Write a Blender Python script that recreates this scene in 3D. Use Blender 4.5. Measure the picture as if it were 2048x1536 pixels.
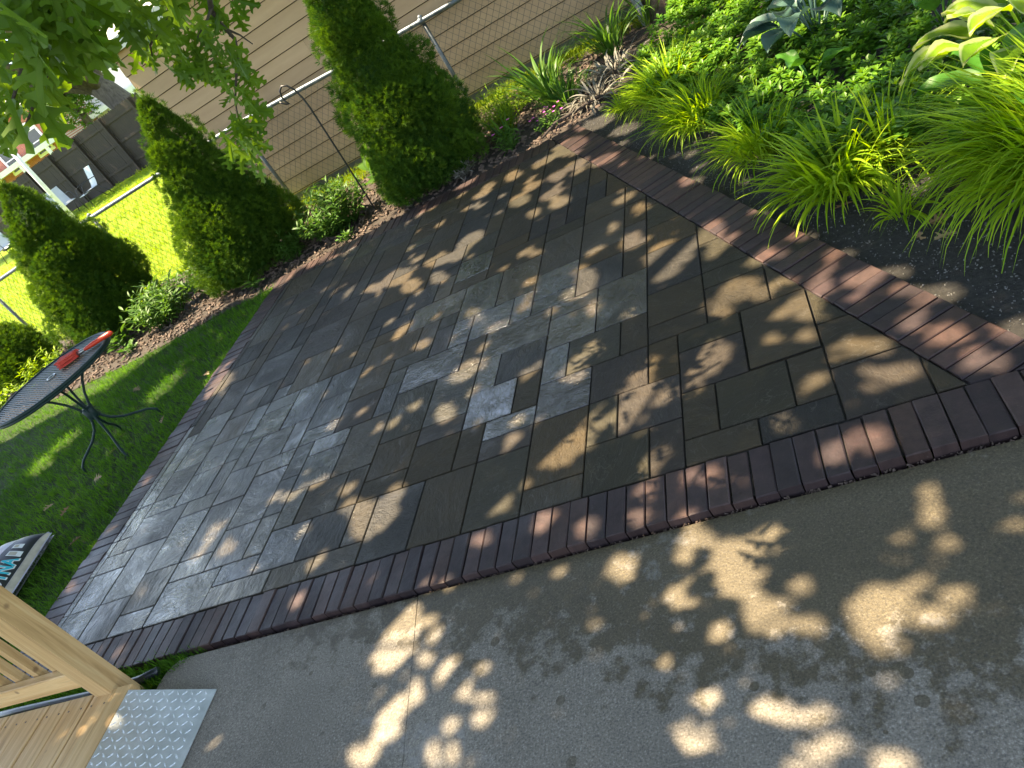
import bpy, math, random
import numpy as np
from mathutils import Vector, Matrix, Quaternion
rad = math.radians
random.seed(7)
rng = np.random.default_rng(11)
for o in list(bpy.data.objects):
    bpy.data.objects.remove(o)
S = bpy.context.scene
C = S.collection

# ------------------------------------------------------------------ camera
CAM_H = 1.72
cd = bpy.data.cameras.new('camera')
cam = bpy.data.objects.new('camera', cd)
C.objects.link(cam)
RX = (0.85713166, 0.12759335, -0.49904434)
RY = (-0.32297141, -0.62160754, -0.71364804)
RZ = (-0.40126647, 0.77286739, -0.49159051)
M = Matrix(((RX[0], -RY[0], -RZ[0], 0), (RX[1], -RY[1], -RZ[1], 0), (RX[2], -RY[2], -RZ[2], CAM_H), (0, 0, 0, 1)))
cam.matrix_world = M
cd.sensor_width = 36.0
cd.lens = 1557.91 / 2048 * 36.0
cd.clip_start = 0.05
cd.clip_end = 2000
S.camera = cam

# ------------------------------------------------------------------ light
SUN = Vector((-0.50, 0.03, 1.0)).normalized()
el = math.asin(SUN.z)
az = math.atan2(SUN.x, SUN.y)
W = bpy.data.worlds.new('World')
S.world = W
W.use_nodes = True
wn = W.node_tree
bg = wn.nodes['Background']
sky = wn.nodes.new('ShaderNodeTexSky')
sky.sky_type = 'NISHITA'
sky.sun_disc = False
sky.sun_elevation = el
sky.sun_rotation = az
sky.air_density = 1.0
sky.dust_density = 0.15
sky.ozone_density = 2.0
hsv = wn.nodes.new('ShaderNodeHueSaturation')
hsv.inputs['Saturation'].default_value = 0.70
wn.links.new(sky.outputs[0], hsv.inputs['Color'])
wn.links.new(hsv.outputs[0], bg.inputs[0])
bg.inputs[1].default_value = 0.105
sd = bpy.data.lights.new('sun', 'SUN')
sd.energy = 5.0
sd.angle = rad(0.53)
sd.color = (1.0, 0.82, 0.56)
sun = bpy.data.objects.new('sun', sd)
C.objects.link(sun)
sun.rotation_euler = SUN.to_track_quat('Z', 'Y').to_euler()
sun.location = (-10, 2, 20)
S.view_settings.view_transform = 'Standard'
S.view_settings.look = 'None'
S.view_settings.exposure = 2.3
S.view_settings.gamma = 1.0
S.view_settings.use_curve_mapping = False
S.render.engine = 'CYCLES'
cy = S.cycles
cy.max_bounces = 8
cy.diffuse_bounces = 4
cy.glossy_bounces = 3
cy.transmission_bounces = 6
cy.transparent_max_bounces = 6
cy.caustics_reflective = False
cy.caustics_refractive = False
cy.sample_clamp_indirect = 6.0
cy.use_denoising = True


# ------------------------------------------------------------------ helpers: objects
def tag(o, label=None, cat=None, group=None, kind=None):
    if label: o['label'] = label
    if cat: o['category'] = cat
    if group: o['group'] = group
    if kind: o['kind'] = kind
    return o


def thing(name, label, cat, loc=(0, 0, 0), rz=0.0, group=None):
    o = bpy.data.objects.new(name, None)
    C.objects.link(o)
    o.location = loc
    o.rotation_euler = (0, 0, rz)
    return tag(o, label, cat, group)


def copy_tree(o, parent=None):
    c = o.copy()
    C.objects.link(c)
    c.parent = parent
    for ch in list(o.children):
        copy_tree(ch, c)
    return c


def mesh_np(name, V, sizes, loops, mat, parent=None, attrs=None, smooth=False, cols=None):
    V = np.asarray(V, np.float32).reshape(-1, 3)
    sizes = np.asarray(sizes, np.int32)
    loops = np.asarray(loops, np.int32)
    me = bpy.data.meshes.new(name)
    me.vertices.add(len(V))
    me.vertices.foreach_set('co', V.ravel())
    me.loops.add(len(loops))
    me.loops.foreach_set('vertex_index', loops)
    me.polygons.add(len(sizes))
    st = np.concatenate(([0], np.cumsum(sizes)[:-1])).astype(np.int32)
    me.polygons.foreach_set('loop_start', st)
    try:
        me.polygons.foreach_set('loop_total', sizes)
    except Exception:
        pass
    for k, a in (attrs or {}).items():
        a = np.asarray(a, np.float32)
        if a.ndim == 1:
            at = me.attributes.new(k, 'FLOAT', 'POINT')
            at.data.foreach_set('value', a)
        else:
            at = me.attributes.new(k, 'FLOAT_VECTOR', 'POINT')
            at.data.foreach_set('vector', a.ravel())
    me.update(calc_edges=True)
    me.validate(clean_customdata=False)
    me.polygons.foreach_set('use_smooth', np.full(len(me.polygons), bool(smooth)))
    me.materials.append(mat)
    o = bpy.data.objects.new(name, me)
    C.objects.link(o)
    if parent: o.parent = parent
    return o


class MB:
    """collects simple shapes into one mesh"""
    def __init__(s):
        s.v = []; s.f = []; s.t = []

    def add(s, vs, fs, tint=0.5):
        n = len(s.v)
        s.v += [tuple(p) for p in vs]
        s.t += [tint] * len(vs)
        s.f += [tuple(i + n for i in f) for f in fs]

    def box(s, c, d, rz=0.0, tint=0.5, rot=None, bev=0.0):
        hx, hy, hz = d[0] / 2, d[1] / 2, d[2] / 2
        R = rot if rot is not None else Matrix.Rotation(rz, 3, 'Z')
        if bev <= 0:
            P = [(-hx, -hy, -hz), (hx, -hy, -hz), (hx, hy, -hz), (-hx, hy, -hz), (-hx, -hy, hz), (hx, -hy, hz), (hx, hy, hz), (-hx, hy, hz)]
            F = [(0, 3, 2, 1), (4, 5, 6, 7), (0, 1, 5, 4), (1, 2, 6, 5), (2, 3, 7, 6), (3, 0, 4, 7)]
        else:
            b = bev
            P = []
            for z, i in ((-hz, 0), (hz - b, 0), (hz, b)):
                P += [(-hx + i, -hy + i, z), (hx - i, -hy + i, z), (hx - i, hy - i, z), (-hx + i, hy - i, z)]
            F = [(0, 3, 2, 1), (8, 9, 10, 11)]
            for l in (0, 4):
                for k in range(4):
                    F.append((l + k, l + (k + 1) % 4, l + 4 + (k + 1) % 4, l + 4 + k))
        c = Vector(c)
        s.add([R @ Vector(p) + c for p in P], F, tint)

    def tube(s, path, rads, n=8, tint=0.5, cap=True):
        path = [Vector(p) for p in path]
        if not hasattr(rads, '__len__'): rads = [rads] * len(path)
        base = len(s.v)
        up = Vector((0, 0, 1))
        prev = None
        for i, p in enumerate(path):
            a = path[max(i - 1, 0)]; b = path[min(i + 1, len(path) - 1)]
            t = (b - a).normalized()
            if prev is None:
                x = t.cross(up)
                if x.length < 1e-3: x = t.cross(Vector((1, 0, 0)))
            else:
                x = prev - t * prev.dot(t)
            x.normalize(); prev = x
            y = t.cross(x)
            for k in range(n):
                q = 2 * math.pi * k / n
                s.v.append(tuple(p + (x * math.cos(q) + y * math.sin(q)) * rads[i]))
                s.t.append(tint)
        for i in range(len(path) - 1):
            for k in range(n):
                a = base + i * n + k; b = base + i * n + (k + 1) % n
                s.f.append((a, b, b + n, a + n))
        if cap:
            s.f.append(tuple(base + k for k in range(n))[::-1])
            e = base + (len(path) - 1) * n
            s.f.append(tuple(e + k for k in range(n)))

    def prism(s, pts, z0, z1, tint=0.5):
        n = len(pts)
        vs = [(x, y, z0) for x, y in pts] + [(x, y, z1) for x, y in pts]
        fs = [tuple(range(n))[::-1], tuple(range(n, 2 * n))]
        fs += [(i, (i + 1) % n, n + (i + 1) % n, n + i) for i in range(n)]
        s.add(vs, fs, tint)

    def build(s, name, mat, parent=None, smooth=False, bevel=0.0):
        me = bpy.data.meshes.new(name)
        me.from_pydata(s.v, [], s.f)
        at = me.attributes.new('tint', 'FLOAT', 'POINT')
        at.data.foreach_set('value', np.asarray(s.t, np.float32))
        if smooth:
            me.polygons.foreach_set('use_smooth', np.ones(len(me.polygons), bool))
        me.materials.append(mat)
        me.update()
        o = bpy.data.objects.new(name, me)
        C.objects.link(o)
        if parent: o.parent = parent
        if bevel:
            b = o.modifiers.new('bevel', 'BEVEL'); b.width = bevel; b.segments = 2; b.limit_method = 'ANGLE'
        return o


def scatter(name, pv, pf, mats, tints, mat, parent=None, smooth=False, extra=None):
    """one mesh from N transformed copies of a small prototype (pv Kx3, pf faces). mats Nx3x4"""
    pv = np.asarray(pv, float); K = len(pv)
    mats = np.asarray(mats, float); N = len(mats)
    V = np.einsum('nij,kj->nki', mats[:, :, :3], pv) + mats[:, None, :, 3]
    sz = np.tile(np.array([len(f) for f in pf]), N)
    lp = np.concatenate([np.array(f) for f in pf])
    L = (lp[None, :] + (np.arange(N) * K)[:, None]).ravel()
    at = {'tint': np.repeat(np.asarray(tints, float), K)}
    if extra is not None:
        at['edge'] = np.tile(np.asarray(extra, float), N)
    return mesh_np(name, V.reshape(-1, 3), sz, L, mat, parent, at, smooth)


def frames(pos, dirs, ups, scale, wscale=None):
    """Nx3x4 matrices: local X along dirs, local Z near ups"""
    pos = np.asarray(pos, float); d = np.asarray(dirs, float)
    d = d / np.linalg.norm(d, axis=1, keepdims=True)
    u = np.asarray(ups, float)
    y = np.cross(u, d); n = np.linalg.norm(y, axis=1, keepdims=True)
    y = np.where(n < 1e-4, np.array([[1.0, 0.3, 0.2]]), y / np.maximum(n, 1e-6))
    z = np.cross(d, y)
    sc = np.asarray(scale, float).reshape(-1, 1)
    wy = sc if wscale is None else np.asarray(wscale, float).reshape(-1, 1)
    m = np.zeros((len(pos), 3, 4))
    m[:, :, 0] = d * sc; m[:, :, 1] = y * wy; m[:, :, 2] = z * sc; m[:, :, 3] = pos
    return m


def inpoly(x, y, P):
    x = np.asarray(x); y = np.asarray(y)
    r = np.zeros(x.shape, bool)
    n = len(P)
    for i in range(n):
        x0, y0 = P[i]; x1, y1 = P[(i + 1) % n]
        c = ((y0 > y) != (y1 > y)) & (x < (x1 - x0) * (y - y0) / ((y1 - y0) if y1 != y0 else 1e-9) + x0)
        r ^= c
    return r


# ------------------------------------------------------------------ helpers: materials
class NT:
    def __init__(s, name):
        s.m = bpy.data.materials.new(name)
        s.m.use_nodes = True
        s.t = s.m.node_tree
        s.t.nodes.clear()
        s.o = s.t.nodes.new('ShaderNodeOutputMaterial')

    def n(s, typ, ins=None, **props):
        nd = s.t.nodes.new('ShaderNode' + typ)
        for k, v in props.items(): setattr(nd, k, v)
        for k, v in (ins or {}).items():
            sock = nd.inputs[k]
            if isinstance(v, tuple) and len(v) == 2 and hasattr(v[0], 'outputs'):
                s.t.links.new(v[0].outputs[v[1]], sock)
            elif hasattr(v, 'outputs'):
                s.t.links.new(v.outputs[0], sock)
            else:
                if hasattr(sock.default_value, '__len__') and hasattr(v, '__len__') and len(v) == 3 and len(sock.default_value) == 4:
                    v = (*v, 1)
                sock.default_value = v
        return nd

    def ramp(s, fac, stops, interp='LINEAR'):
        nd = s.n('ValToRGB', {'Fac': fac})
        cr = nd.color_ramp
        cr.interpolation = interp
        while len(cr.elements) < len(stops): cr.elements.new(0.5)
        for e, (p, c) in zip(cr.elements, stops):
            e.position = p
            e.color = (*c, 1) if hasattr(c, '__len__') else (c, c, c, 1)
        return nd

    def attr(s, name):
        return s.n('Attribute', attribute_name=name)

    def math(s, op, a, b=0.0, clamp=False):
        return s.n('Math', {0: a, 1: b}, operation=op, use_clamp=clamp)

    def mix(s, f, a, b, blend='MIX'):
        nd = s.n('Mix', data_type='RGBA', blend_type=blend)
        for k, v in ((0, f), (6, a), (7, b)):
            sock = nd.inputs[k]
            if isinstance(v, tuple) and len(v) == 2 and hasattr(v[0], 'outputs'): s.t.links.new(v[0].outputs[v[1]], sock)
            elif hasattr(v, 'outputs'): s.t.links.new(v.outputs[0], sock)
            elif hasattr(v, '__len__'): sock.default_value = (*v[:3], 1)
            else: sock.default_value = v
        return (nd, 2)

    def noise(s, scale, detail=4.0, rough=0.55, vec=None, dist=0.0):
        ins = {'Scale': scale, 'Detail': detail, 'Roughness': rough, 'Distortion': dist}
        nd = s.n('TexNoise', ins)
        if vec is not None:
            if isinstance(vec, tuple): s.t.links.new(vec[0].outputs[vec[1]], nd.inputs['Vector'])
            else: s.t.links.new(vec.outputs[0], nd.inputs['Vector'])
        return nd

    def obj(s):
        return (s.n('TexCoord'), 'Object')

    def bump(s, h, strength=0.5, dist=0.01, normal=None):
        ins = {'Height': h, 'Strength': strength, 'Distance': dist}
        if normal is not None: ins['Normal'] = normal
        return s.n('Bump', ins)

    def principled(s, **ins):
        ins = {k.replace('_', ' '): v for k, v in ins.items()}
        b = s.n('BsdfPrincipled', ins)
        return b

    def done(s, shader):
        if isinstance(shader, tuple): s.t.links.new(shader[0].outputs[shader[1]], s.o.inputs[0])
        else: s.t.links.new(shader.outputs[0], s.o.inputs[0])
        return s.m


def simple_mat(name, col, rough=0.6, metal=0.0, var=0.15, scale=8.0, bump=0.0, bscale=60.0, spec=0.5):
    t = NT(name)
    co = t.obj()
    nz = t.noise(scale, 5, 0.6, co)
    c = t.ramp(nz, [(0.25, [x * (1 - var) for x in col]), (0.75, [min(1, x * (1 + var)) for x in col])])
    ins = dict(Base_Color=c, Roughness=rough, Metallic=metal)
    b = t.principled(**ins)
    b.inputs['Specular IOR Level'].default_value = spec
    if bump:
        n2 = t.noise(bscale, 4, 0.6, co)
        bp = t.bump(n2, bump, 0.01)
        t.t.links.new(bp.outputs[0], b.inputs['Normal'])
    return t.done(b)


def leaf_mat(name, dark, light, trans=0.35, rough=0.45, margin=None, tcol=None, spec=0.4):
    """leaf: colour from a per-leaf value, reflecting and letting light through"""
    t = NT(name)
    a = t.attr('tint')
    c = t.ramp((a, 'Fac'), [(0.0, dark), (1.0, light)])
    if margin is not None:
        e = t.attr('edge')
        m = t.ramp((e, 'Fac'), [(0.70, 0.0), (0.82, 1.0)])
        c = t.mix(m, c, margin)
    b = t.principled(Base_Color=c, Roughness=rough)
    b.inputs['Specular IOR Level'].default_value = spec
    hs = t.n('HueSaturation', {'Hue': 0.485, 'Saturation': 1.1, 'Value': 1.35, 'Fac': 1.0, 'Color': c})
    tr = t.n('BsdfTranslucent', {'Color': hs})
    mx = t.n('MixShader', {0: trans, 1: b, 2: tr})
    return t.done(mx)

# ------------------------------------------------------------------ ground, lawn, beds
def grass_ground_mat(name, a, b, c):
    t = NT(name)
    co = t.obj()
    n1 = t.noise(1.3, 5, 0.6, co)
    n2 = t.noise(38.0, 4, 0.7, co)
    c1 = t.ramp(n1, [(0.3, a), (0.7, b)])
    c2 = t.mix(t.ramp(n2, [(0.35, 0.0), (0.75, 0.8)]), c1, c)
    bp = t.bump(n2, 0.9, 0.03)
    bs = t.principled(Base_Color=c2, Roughness=0.8, Normal=bp)
    bs.inputs['Specular IOR Level'].default_value = 0.1
    return t.done(bs)


def sheet(name, pts, z, mat):
    m = MB()
    zz = z if callable(z) else (lambda x, y: z)
    m.add([(x, y, zz(x, y)) for x, y in pts], [tuple(range(len(pts)))])
    o = m.build(name, mat)
    return tag(o, kind='structure')


m_ground = grass_ground_mat('far_grass', (0.17, 0.26, 0.012), (0.24, 0.32, 0.014), (0.10, 0.17, 0.008))
m_lawn = grass_ground_mat('lawn_soil', (0.035, 0.06, 0.015), (0.05, 0.08, 0.02), (0.02, 0.03, 0.012))


def dirt_mat(name, a, b, scale, bstr):
    t = NT(name)
    co = t.obj()
    n1 = t.noise(scale, 8, 0.72, co)
    n2 = t.noise(scale * 9, 4, 0.7, co)
    c1 = t.ramp(n1, [(0.3, a), (0.55, [(p + q) / 2 for p, q in zip(a, b)]), (0.72, b)])
    c2 = t.mix(t.ramp(n2, [(0.62, 0.0), (0.72, 0.55)]), c1, [min(1, q * 2.4) for q in b])
    h = t.math('ADD', n1, t.math('MULTIPLY', n2, 0.5))
    bp = t.bump(h, bstr, 0.03)
    return t.done(t.principled(Base_Color=c2, Roughness=0.9, Normal=bp))


m_mulch = dirt_mat('mulch_ground', (0.025, 0.019, 0.015), (0.085, 0.064, 0.050), 9.0, 1.0)
m_soil = dirt_mat('sandy_soil', (0.022, 0.020, 0.018), (0.075, 0.068, 0.060), 38.0, 1.0)

sheet('ground', [(-400, -200), (400, -200), (400, 600), (-400, 600)], -0.075, m_ground)
sheet('lawn', [(-15, -8), (-2.5, -8), (-2.5, 2.2), (-4.0, 2.2), (-4.0, 5.9), (-15, 5.9)], -0.04, m_lawn)
sheet('flower_bed', [(-15, 5.95), (-7.6, 5.66), (-6.0, 5.60), (-5.2, 5.68), (-4.2, 5.70), (-1.2, 5.70), (-0.9, 6.2), (3, 6.6), (3, 7.95), (-15, 7.95)], -0.034, m_mulch)
sheet('soil_bed', [(-1.5, 5.72), (0.28, 1.80), (0.62, 1.55), (9, 1.55), (9, 6.9), (2.9, 6.9), (-0.6, 6.5)], -0.028, m_soil)

# ------------------------------------------------------------------ patio of flagstone pavers
XI = lambda i: -1.2525 + 0.1265 * i
YJ = lambda j: 1.863 + 0.1256 * j
PAV = [[9,0,11,2],[9,2,12,4],[9,4,12,6],[7,3,9,6],[8,1,9,3],[6,1,8,3],[7,0,9,1],[5,0,7,1],[5,1,6,3],[-5,3,-3,5],[-5,5,-3,6],[-3,5,-1,7],[-1,5,0,7],[-2,4,0,5],[-2,0,0,3],[-2,3,0,4],[0,0,2,1],[0,1,2,4],[2,0,4,2],[2,2,3,4],[3,2,5,4],[4,0,5,2],[0,4,2,6],[-4,11,-2,13],[-2,11,-1,13],[-5,11,-4,13],[-3,9,0,11],[-3,7,-2,9],[-2,7,0,9],[-20,2,-18,5],[-22,2,-20,4],[-22,4,-20,5],[-22,5,-21,6],[-22,6,-21,8],[-22,8,-21,11],[-21,5,-18,7],[-21,7,-19,8],[-18,3,-16,6],[-18,6,-16,7],[-16,3,-14,6],[-18,1,-16,3],[-16,0,-13,2],[-16,2,-14,3],[-14,2,-12,4],[-13,1,-11,2],[-13,0,-10,1],[-12,2,-11,4],[-10,0,-8,1],[-8,0,-6,1],[-7,4,-5,6],[-7,6,-5,9],[-9,5,-7,8],[-11,5,-9,7],[-11,7,-9,8],[-12,8,-10,9],[-13,8,-12,10],[-10,3,-8,5],[-8,3,-7,5],[-4,0,-2,3],[-5,6,-3,9],[0,8,2,10],[0,10,2,11],[0,6,1,8],[1,6,3,8],[3,6,4,8],[2,8,4,11],[4,9,6,12],[4,7,6,9],[4,6,6,7],[6,6,8,8],[6,8,8,9],[5,5,7,6],[5,3,7,5],[1,14,3,17],[1,17,3,19],[3,15,4,17],[1,19,2,21],[-1,14,1,17],[-1,17,1,18],[-2,18,-1,20],[-1,18,0,20],[0,18,1,20],[-4,19,-2,22],[-4,16,-1,18],[-3,13,-1,16],[-5,13,-3,16],[-6,17,-4,19],[-6,16,-4,17],[-1,12,1,14],[-1,11,1,12],[-8,14,-5,16],[-15,8,-13,10],[-14,10,-12,13],[-16,13,-15,14],[-14,26,-11,27],[-13,23,-11,26],[-11,22,-9,23],[-11,24,-9,25],[-8,18,-6,19],[-11,15,-10,16],[-10,15,-8,16],[-8,11,-6,12]]


def clip(poly, p, n):
    """keep the side of the line through p where dot(n) <= 0"""
    out = []
    for i in range(len(poly)):
        a, b = poly[i], poly[(i + 1) % len(poly)]
        da = (a[0] - p[0]) * n[0] + (a[1] - p[1]) * n[1]
        db = (b[0] - p[0]) * n[0] + (b[1] - p[1]) * n[1]
        if da <= 0: out.append(a)
        if (da < 0 < db) or (db < 0 < da):
            t = da / (da - db)
            out.append((a[0] + (b[0] - a[0]) * t, a[1] + (b[1] - a[1]) * t))
    return out


def inset(poly, d):
    n = len(poly)
    q = list(poly)
    res = list(poly)
    for i in range(n):
        a, b = poly[i], poly[(i + 1) % n]
        ex, ey = b[0] - a[0], b[1] - a[1]
        l = math.hypot(ex, ey)
        if l < 1e-6: continue
        nx, ny = ey / l, -ex / l
        res = clip(res, (a[0] - nx * d, a[1] - ny * d), (nx, ny))
        if len(res) < 3: return []
    return res


def area(p):
    return 0.5 * sum(p[i][0] * p[(i + 1) % len(p)][1] - p[(i + 1) % len(p)][0] * p[i][1] for i in range(len(p)))


class Blocks:
    """chamfered stones of any convex outline, gathered in one surface"""
    def __init__(s):
        s.v = []; s.f = []; s.uv = []; s.col = []; s.w = []

    def add(s, poly, top, bottom, cham, depth, col, wet, tilt=(0, 0), rot=0.0, jitter=0.0):
        if area(poly) < 0: poly = poly[::-1]
        if len(poly) < 3 or area(poly) < 2e-4: return
        cx = sum(p[0] for p in poly) / len(poly); cy = sum(p[1] for p in poly) / len(poly)
        ins = inset(poly, cham)
        if len(ins) < 3: return
        ca, sa = math.cos(rot), math.sin(rot)
        ox, oy = random.uniform(0, 50), random.uniform(0, 50)
        oz = random.uniform(0, 20)
        rings = []
        same = len(ins) == len(poly)
        for pts, z in ((poly, bottom), (poly, top - depth), (ins, top)):
            b = len(s.v)
            for x, y in pts:
                zz = z + (tilt[0] * (x - cx) + tilt[1] * (y - cy) if z > bottom else 0)
                jx, jy = (random.uniform(-jitter, jitter), random.uniform(-jitter, jitter))
                s.v.append((x + jx, y + jy, zz))
                dx, dy = x - cx, y - cy
                s.uv.append((dx * ca - dy * sa + ox, dx * sa + dy * ca + oy, oz))
                s.col.append(col); s.w.append(wet)
            rings.append((b, len(pts)))
        (b0, n0), (b1, n1), (b2, n2) = rings
        for k in range(n0):
            s.f.append((b0 + k, b0 + (k + 1) % n0, b1 + (k + 1) % n0, b1 + k))
        if same:
            for k in range(n1):
                s.f.append((b1 + k, b1 + (k + 1) % n1, b2 + (k + 1) % n1, b2 + k))
        s.f.append(tuple(b2 + k for k in range(n2)))

    def build(s, name, mat):
        sizes = [len(f) for f in s.f]
        loops = [i for f in s.f for i in f]
        return mesh_np(name, s.v, sizes, loops, mat, None, {'puv': np.array(s.uv), 'pcol': np.array(s.col), 'wet': np.array(s.w)})


XL = -4.090                                   # inner left edge
YB = 5.548                                    # inner back edge
P0 = (0.2215, 1.862)                          # front end of the slanting edge
DV = Vector((-1.648, 3.69)).normalized()      # along the slanting edge, going back
NV = (DV.y, -DV.x)                            # pointing to the planted side

occ = {}
pavers = []
for t_ in PAV:
    pavers.append(tuple(t_))
    for i in range(t_[0], t_[2]):
        for j in range(t_[1], t_[3]): occ[(i, j)] = 1
rp = random.Random(5)
for j in range(0, 30):
    for i in range(-23, 13):
        if (i, j) in occ: continue
        opts = [(3, 2), (2, 2), (2, 1), (2, 3), (1, 2), (2, 2), (3, 3), (1, 1)]
        rp.shuffle(opts)
        opts.sort(key=lambda o: -(o[0] * o[1] > 2) + (o == (1, 1)) * 2)
        for w, h in opts:
            if all((i + a, j + b) not in occ for a in range(w) for b in range(h)) and (i < -22) == (i + w - 1 < -22):
                break
        for a in range(w):
            for b in range(h): occ[(i + a, j + b)] = 1
        pavers.append((i, j, i + w, j + h))

bk = Blocks()


GLOSS = {(-4, 11): 1.0, (-2, 11): 0.95, (-5, 11): 0.8, (-3, 13): 0.6, (-5, 13): 0.75, (-6, 17): 0.95, (-8, 14): 0.75, (-1, 12): 0.95, (-1, 11): 0.8, (0, 8): 0.85, (0, 10): 0.75, (0, 6): 0.95, (-3, 7): 0.95, (-3, 9): 0.72, (-5, 9): 0.8, (-3, 5): 0.75, (-2, 4): 0.75, (0, 4): 0.7, (-7, 9): 0.7, (-5, 6): 0.55, (2, 8): 0.6}


def wetness(i, j, x, y):
    if (i, j) in GLOSS: return GLOSS[(i, j)]
    w = 0.22 + 0.30 * math.exp(-((x + 1.6) ** 2 + (y - 3.3) ** 2) / 0.35) + (0.36 if x < -2.5 and y < 3.6 else 0.08 if x < -1.8 else 0.0) - (0.18 if x > -0.7 else 0)
    return max(0.0, min(1.0, w + random.uniform(-0.09, 0.09)))


hues = [(0.140, 0.108, 0.062), (0.122, 0.096, 0.060), (0.112, 0.090, 0.070), (0.085, 0.076, 0.064), (0.152, 0.110, 0.056), (0.108, 0.092, 0.056)]
for (i0, j0, i1, j1) in pavers:
    g_ = 0.0030
    x0, x1, y0, y1 = XI(i0) + g_, XI(i1) - g_, YJ(j0) + g_, YJ(j1) - g_
    poly = [(x0, y0), (x1, y0), (x1, y1), (x0, y1)]
    poly = clip(poly, (XL + 0.002, 0), (-1, 0))
    if len(poly) >= 3: poly = clip(poly, (0, YB - 0.003), (0, 1))
    if len(poly) >= 3: poly = clip(poly, (P0[0] - NV[0] * 0.003, P0[1] - NV[1] * 0.003), NV)
    if len(poly) < 3: continue
    xc = (x0 + x1) / 2
    h = random.choice(hues)
    if xc > -1.0 and random.random() < 0.6: h = random.choice([hues[0], hues[4], hues[1], hues[5]])
    if xc < -2.6 and random.random() < 0.5: h = random.choice([hues[2], hues[3], hues[1]])
    k = random.uniform(0.87, 1.13) * 0.36
    col = tuple(c * k for c in h)
    tl = (random.gauss(0, 0.002), random.gauss(0, 0.002))
    bk.add(poly, random.uniform(-0.0012, 0.0012), -0.05, 0.0026, 0.0032, col, wetness(i0, j0, xc, (y0 + y1) / 2), tl, random.choice([0, 1.57, 3.14, 4.71]) + random.uniform(-0.25, 0.25))


def stone_mat():
    t = NT('wet_flagstone')
    uv = t.attr('puv'); V = (uv, 'Vector')
    pc = t.attr('pcol'); wt = t.attr('wet')
    co = t.obj()
    mp = t.n('Mapping', {'Vector': V, 'Scale': (1.0, 1.9, 1.0)})
    big = t.noise(3.4, 7, 0.58, mp, 1.3)
    # cleft slate: the surface drops in thin terraces along lines of the noise
    ter = t.ramp(big, [(0.27, 0.0), (0.280, 0.13), (0.36, 0.15), (0.368, 0.30), (0.42, 0.30), (0.427, 0.44), (0.465, 0.46), (0.471, 0.60), (0.51, 0.60), (0.516, 0.74), (0.56, 0.76), (0.567, 0.88), (0.63, 0.88), (0.640, 1.0)])
    fine = t.noise(26.0, 6, 0.65, mp, 0.4)
    grit = t.noise(230.0, 3, 0.6, co)
    h = t.math('ADD', t.math('MULTIPLY', ter, 0.9), t.math('MULTIPLY', fine, 0.55))
    h2 = t.math('ADD', h, t.math('MULTIPLY', grit, 0.05))
    amp = t.math('ADD', t.math('MULTIPLY', t.ramp(t.noise(0.9, 2, 0.5, V), [(0.35, 0.0), (0.65, 1.0)]), 0.6), 0.4)
    bp = t.bump(h2, amp, 0.024)
    bpw = t.bump(t.math('ADD', ter, t.math('MULTIPLY', fine, 0.35)), amp, 0.020)
    mot = t.noise(7.0, 6, 0.65, V, 0.6)
    mot2 = t.noise(2.1, 3, 0.5, co)
    k = t.ramp(mot, [(0.25, (0.72, 0.73, 0.76)), (0.5, (1.0, 1.0, 1.0)), (0.75, (1.22, 1.14, 1.0))])
    c1 = t.mix(1.0, (pc, 'Vector'), k, 'MULTIPLY')
    och = t.ramp(t.noise(4.3, 4, 0.6, co, 0.5), [(0.58, 0.0), (0.78, 0.35)])
    c2 = t.mix(och, c1, (0.11, 0.075, 0.032))
    vein = t.ramp(big, [(0.462, 0.0), (0.467, 0.5), (0.474, 0.0)])
    c3 = t.mix(vein, c2, (0.12, 0.105, 0.085))
    spk = t.ramp(grit, [(0.64, 0.0), (0.72, 0.30)])
    c4 = t.mix(spk, c3, (0.20, 0.17, 0.12))
    r = t.ramp(t.math('ADD', t.math('MULTIPLY', mot2, 0.6), t.math('MULTIPLY', mot, 0.4)), [(0.36, 0.13), (0.52, 0.26), (0.66, 0.45)])
    wr = t.ramp(t.math('ADD', (wt, 'Fac'), t.math('MULTIPLY', t.math('SUBTRACT', mot2, 0.5), 0.9)), [(0.25, 0.80), (0.50, 0.40), (0.72, 0.20), (0.92, 0.05)])
    r = t.math('ADD', t.math('MULTIPLY', r, 0.22), t.math('MULTIPLY', wr, 0.80))
    b = t.principled(Base_Color=c4, Roughness=r, Normal=bp)
    sp_ = t.ramp((wt, 'Fac'), [(0.15, 0.22), (0.45, 0.45), (0.9, 1.0)])
    t.t.links.new(sp_.outputs[0], b.inputs['Specular IOR Level'])
    # the film of water
    pool = t.math('ADD', t.math('MULTIPLY', t.math('SUBTRACT', ter, 0.5), -0.45), t.math('MULTIPLY', t.math('SUBTRACT', mot, 0.5), 1.6))
    cw = t.ramp(t.math('ADD', t.math('ADD', (wt, 'Fac'), pool), t.math('MULTIPLY', t.math('SUBTRACT', mot2, 0.5), 1.0)), [(0.36, 0.0), (0.66, 0.32), (1.05, 0.95)])
    t.t.links.new(cw.outputs[0], b.inputs['Coat Weight'])
    t.t.links.new(bpw.outputs[0], b.inputs['Coat Normal'])
    b.inputs['Coat Roughness'].default_value = 0.07
    b.inputs['Coat IOR'].default_value = 1.6
    return t.done(b)


o = bk.build('patio', stone_mat())
tag(o, kind='structure')


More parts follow.
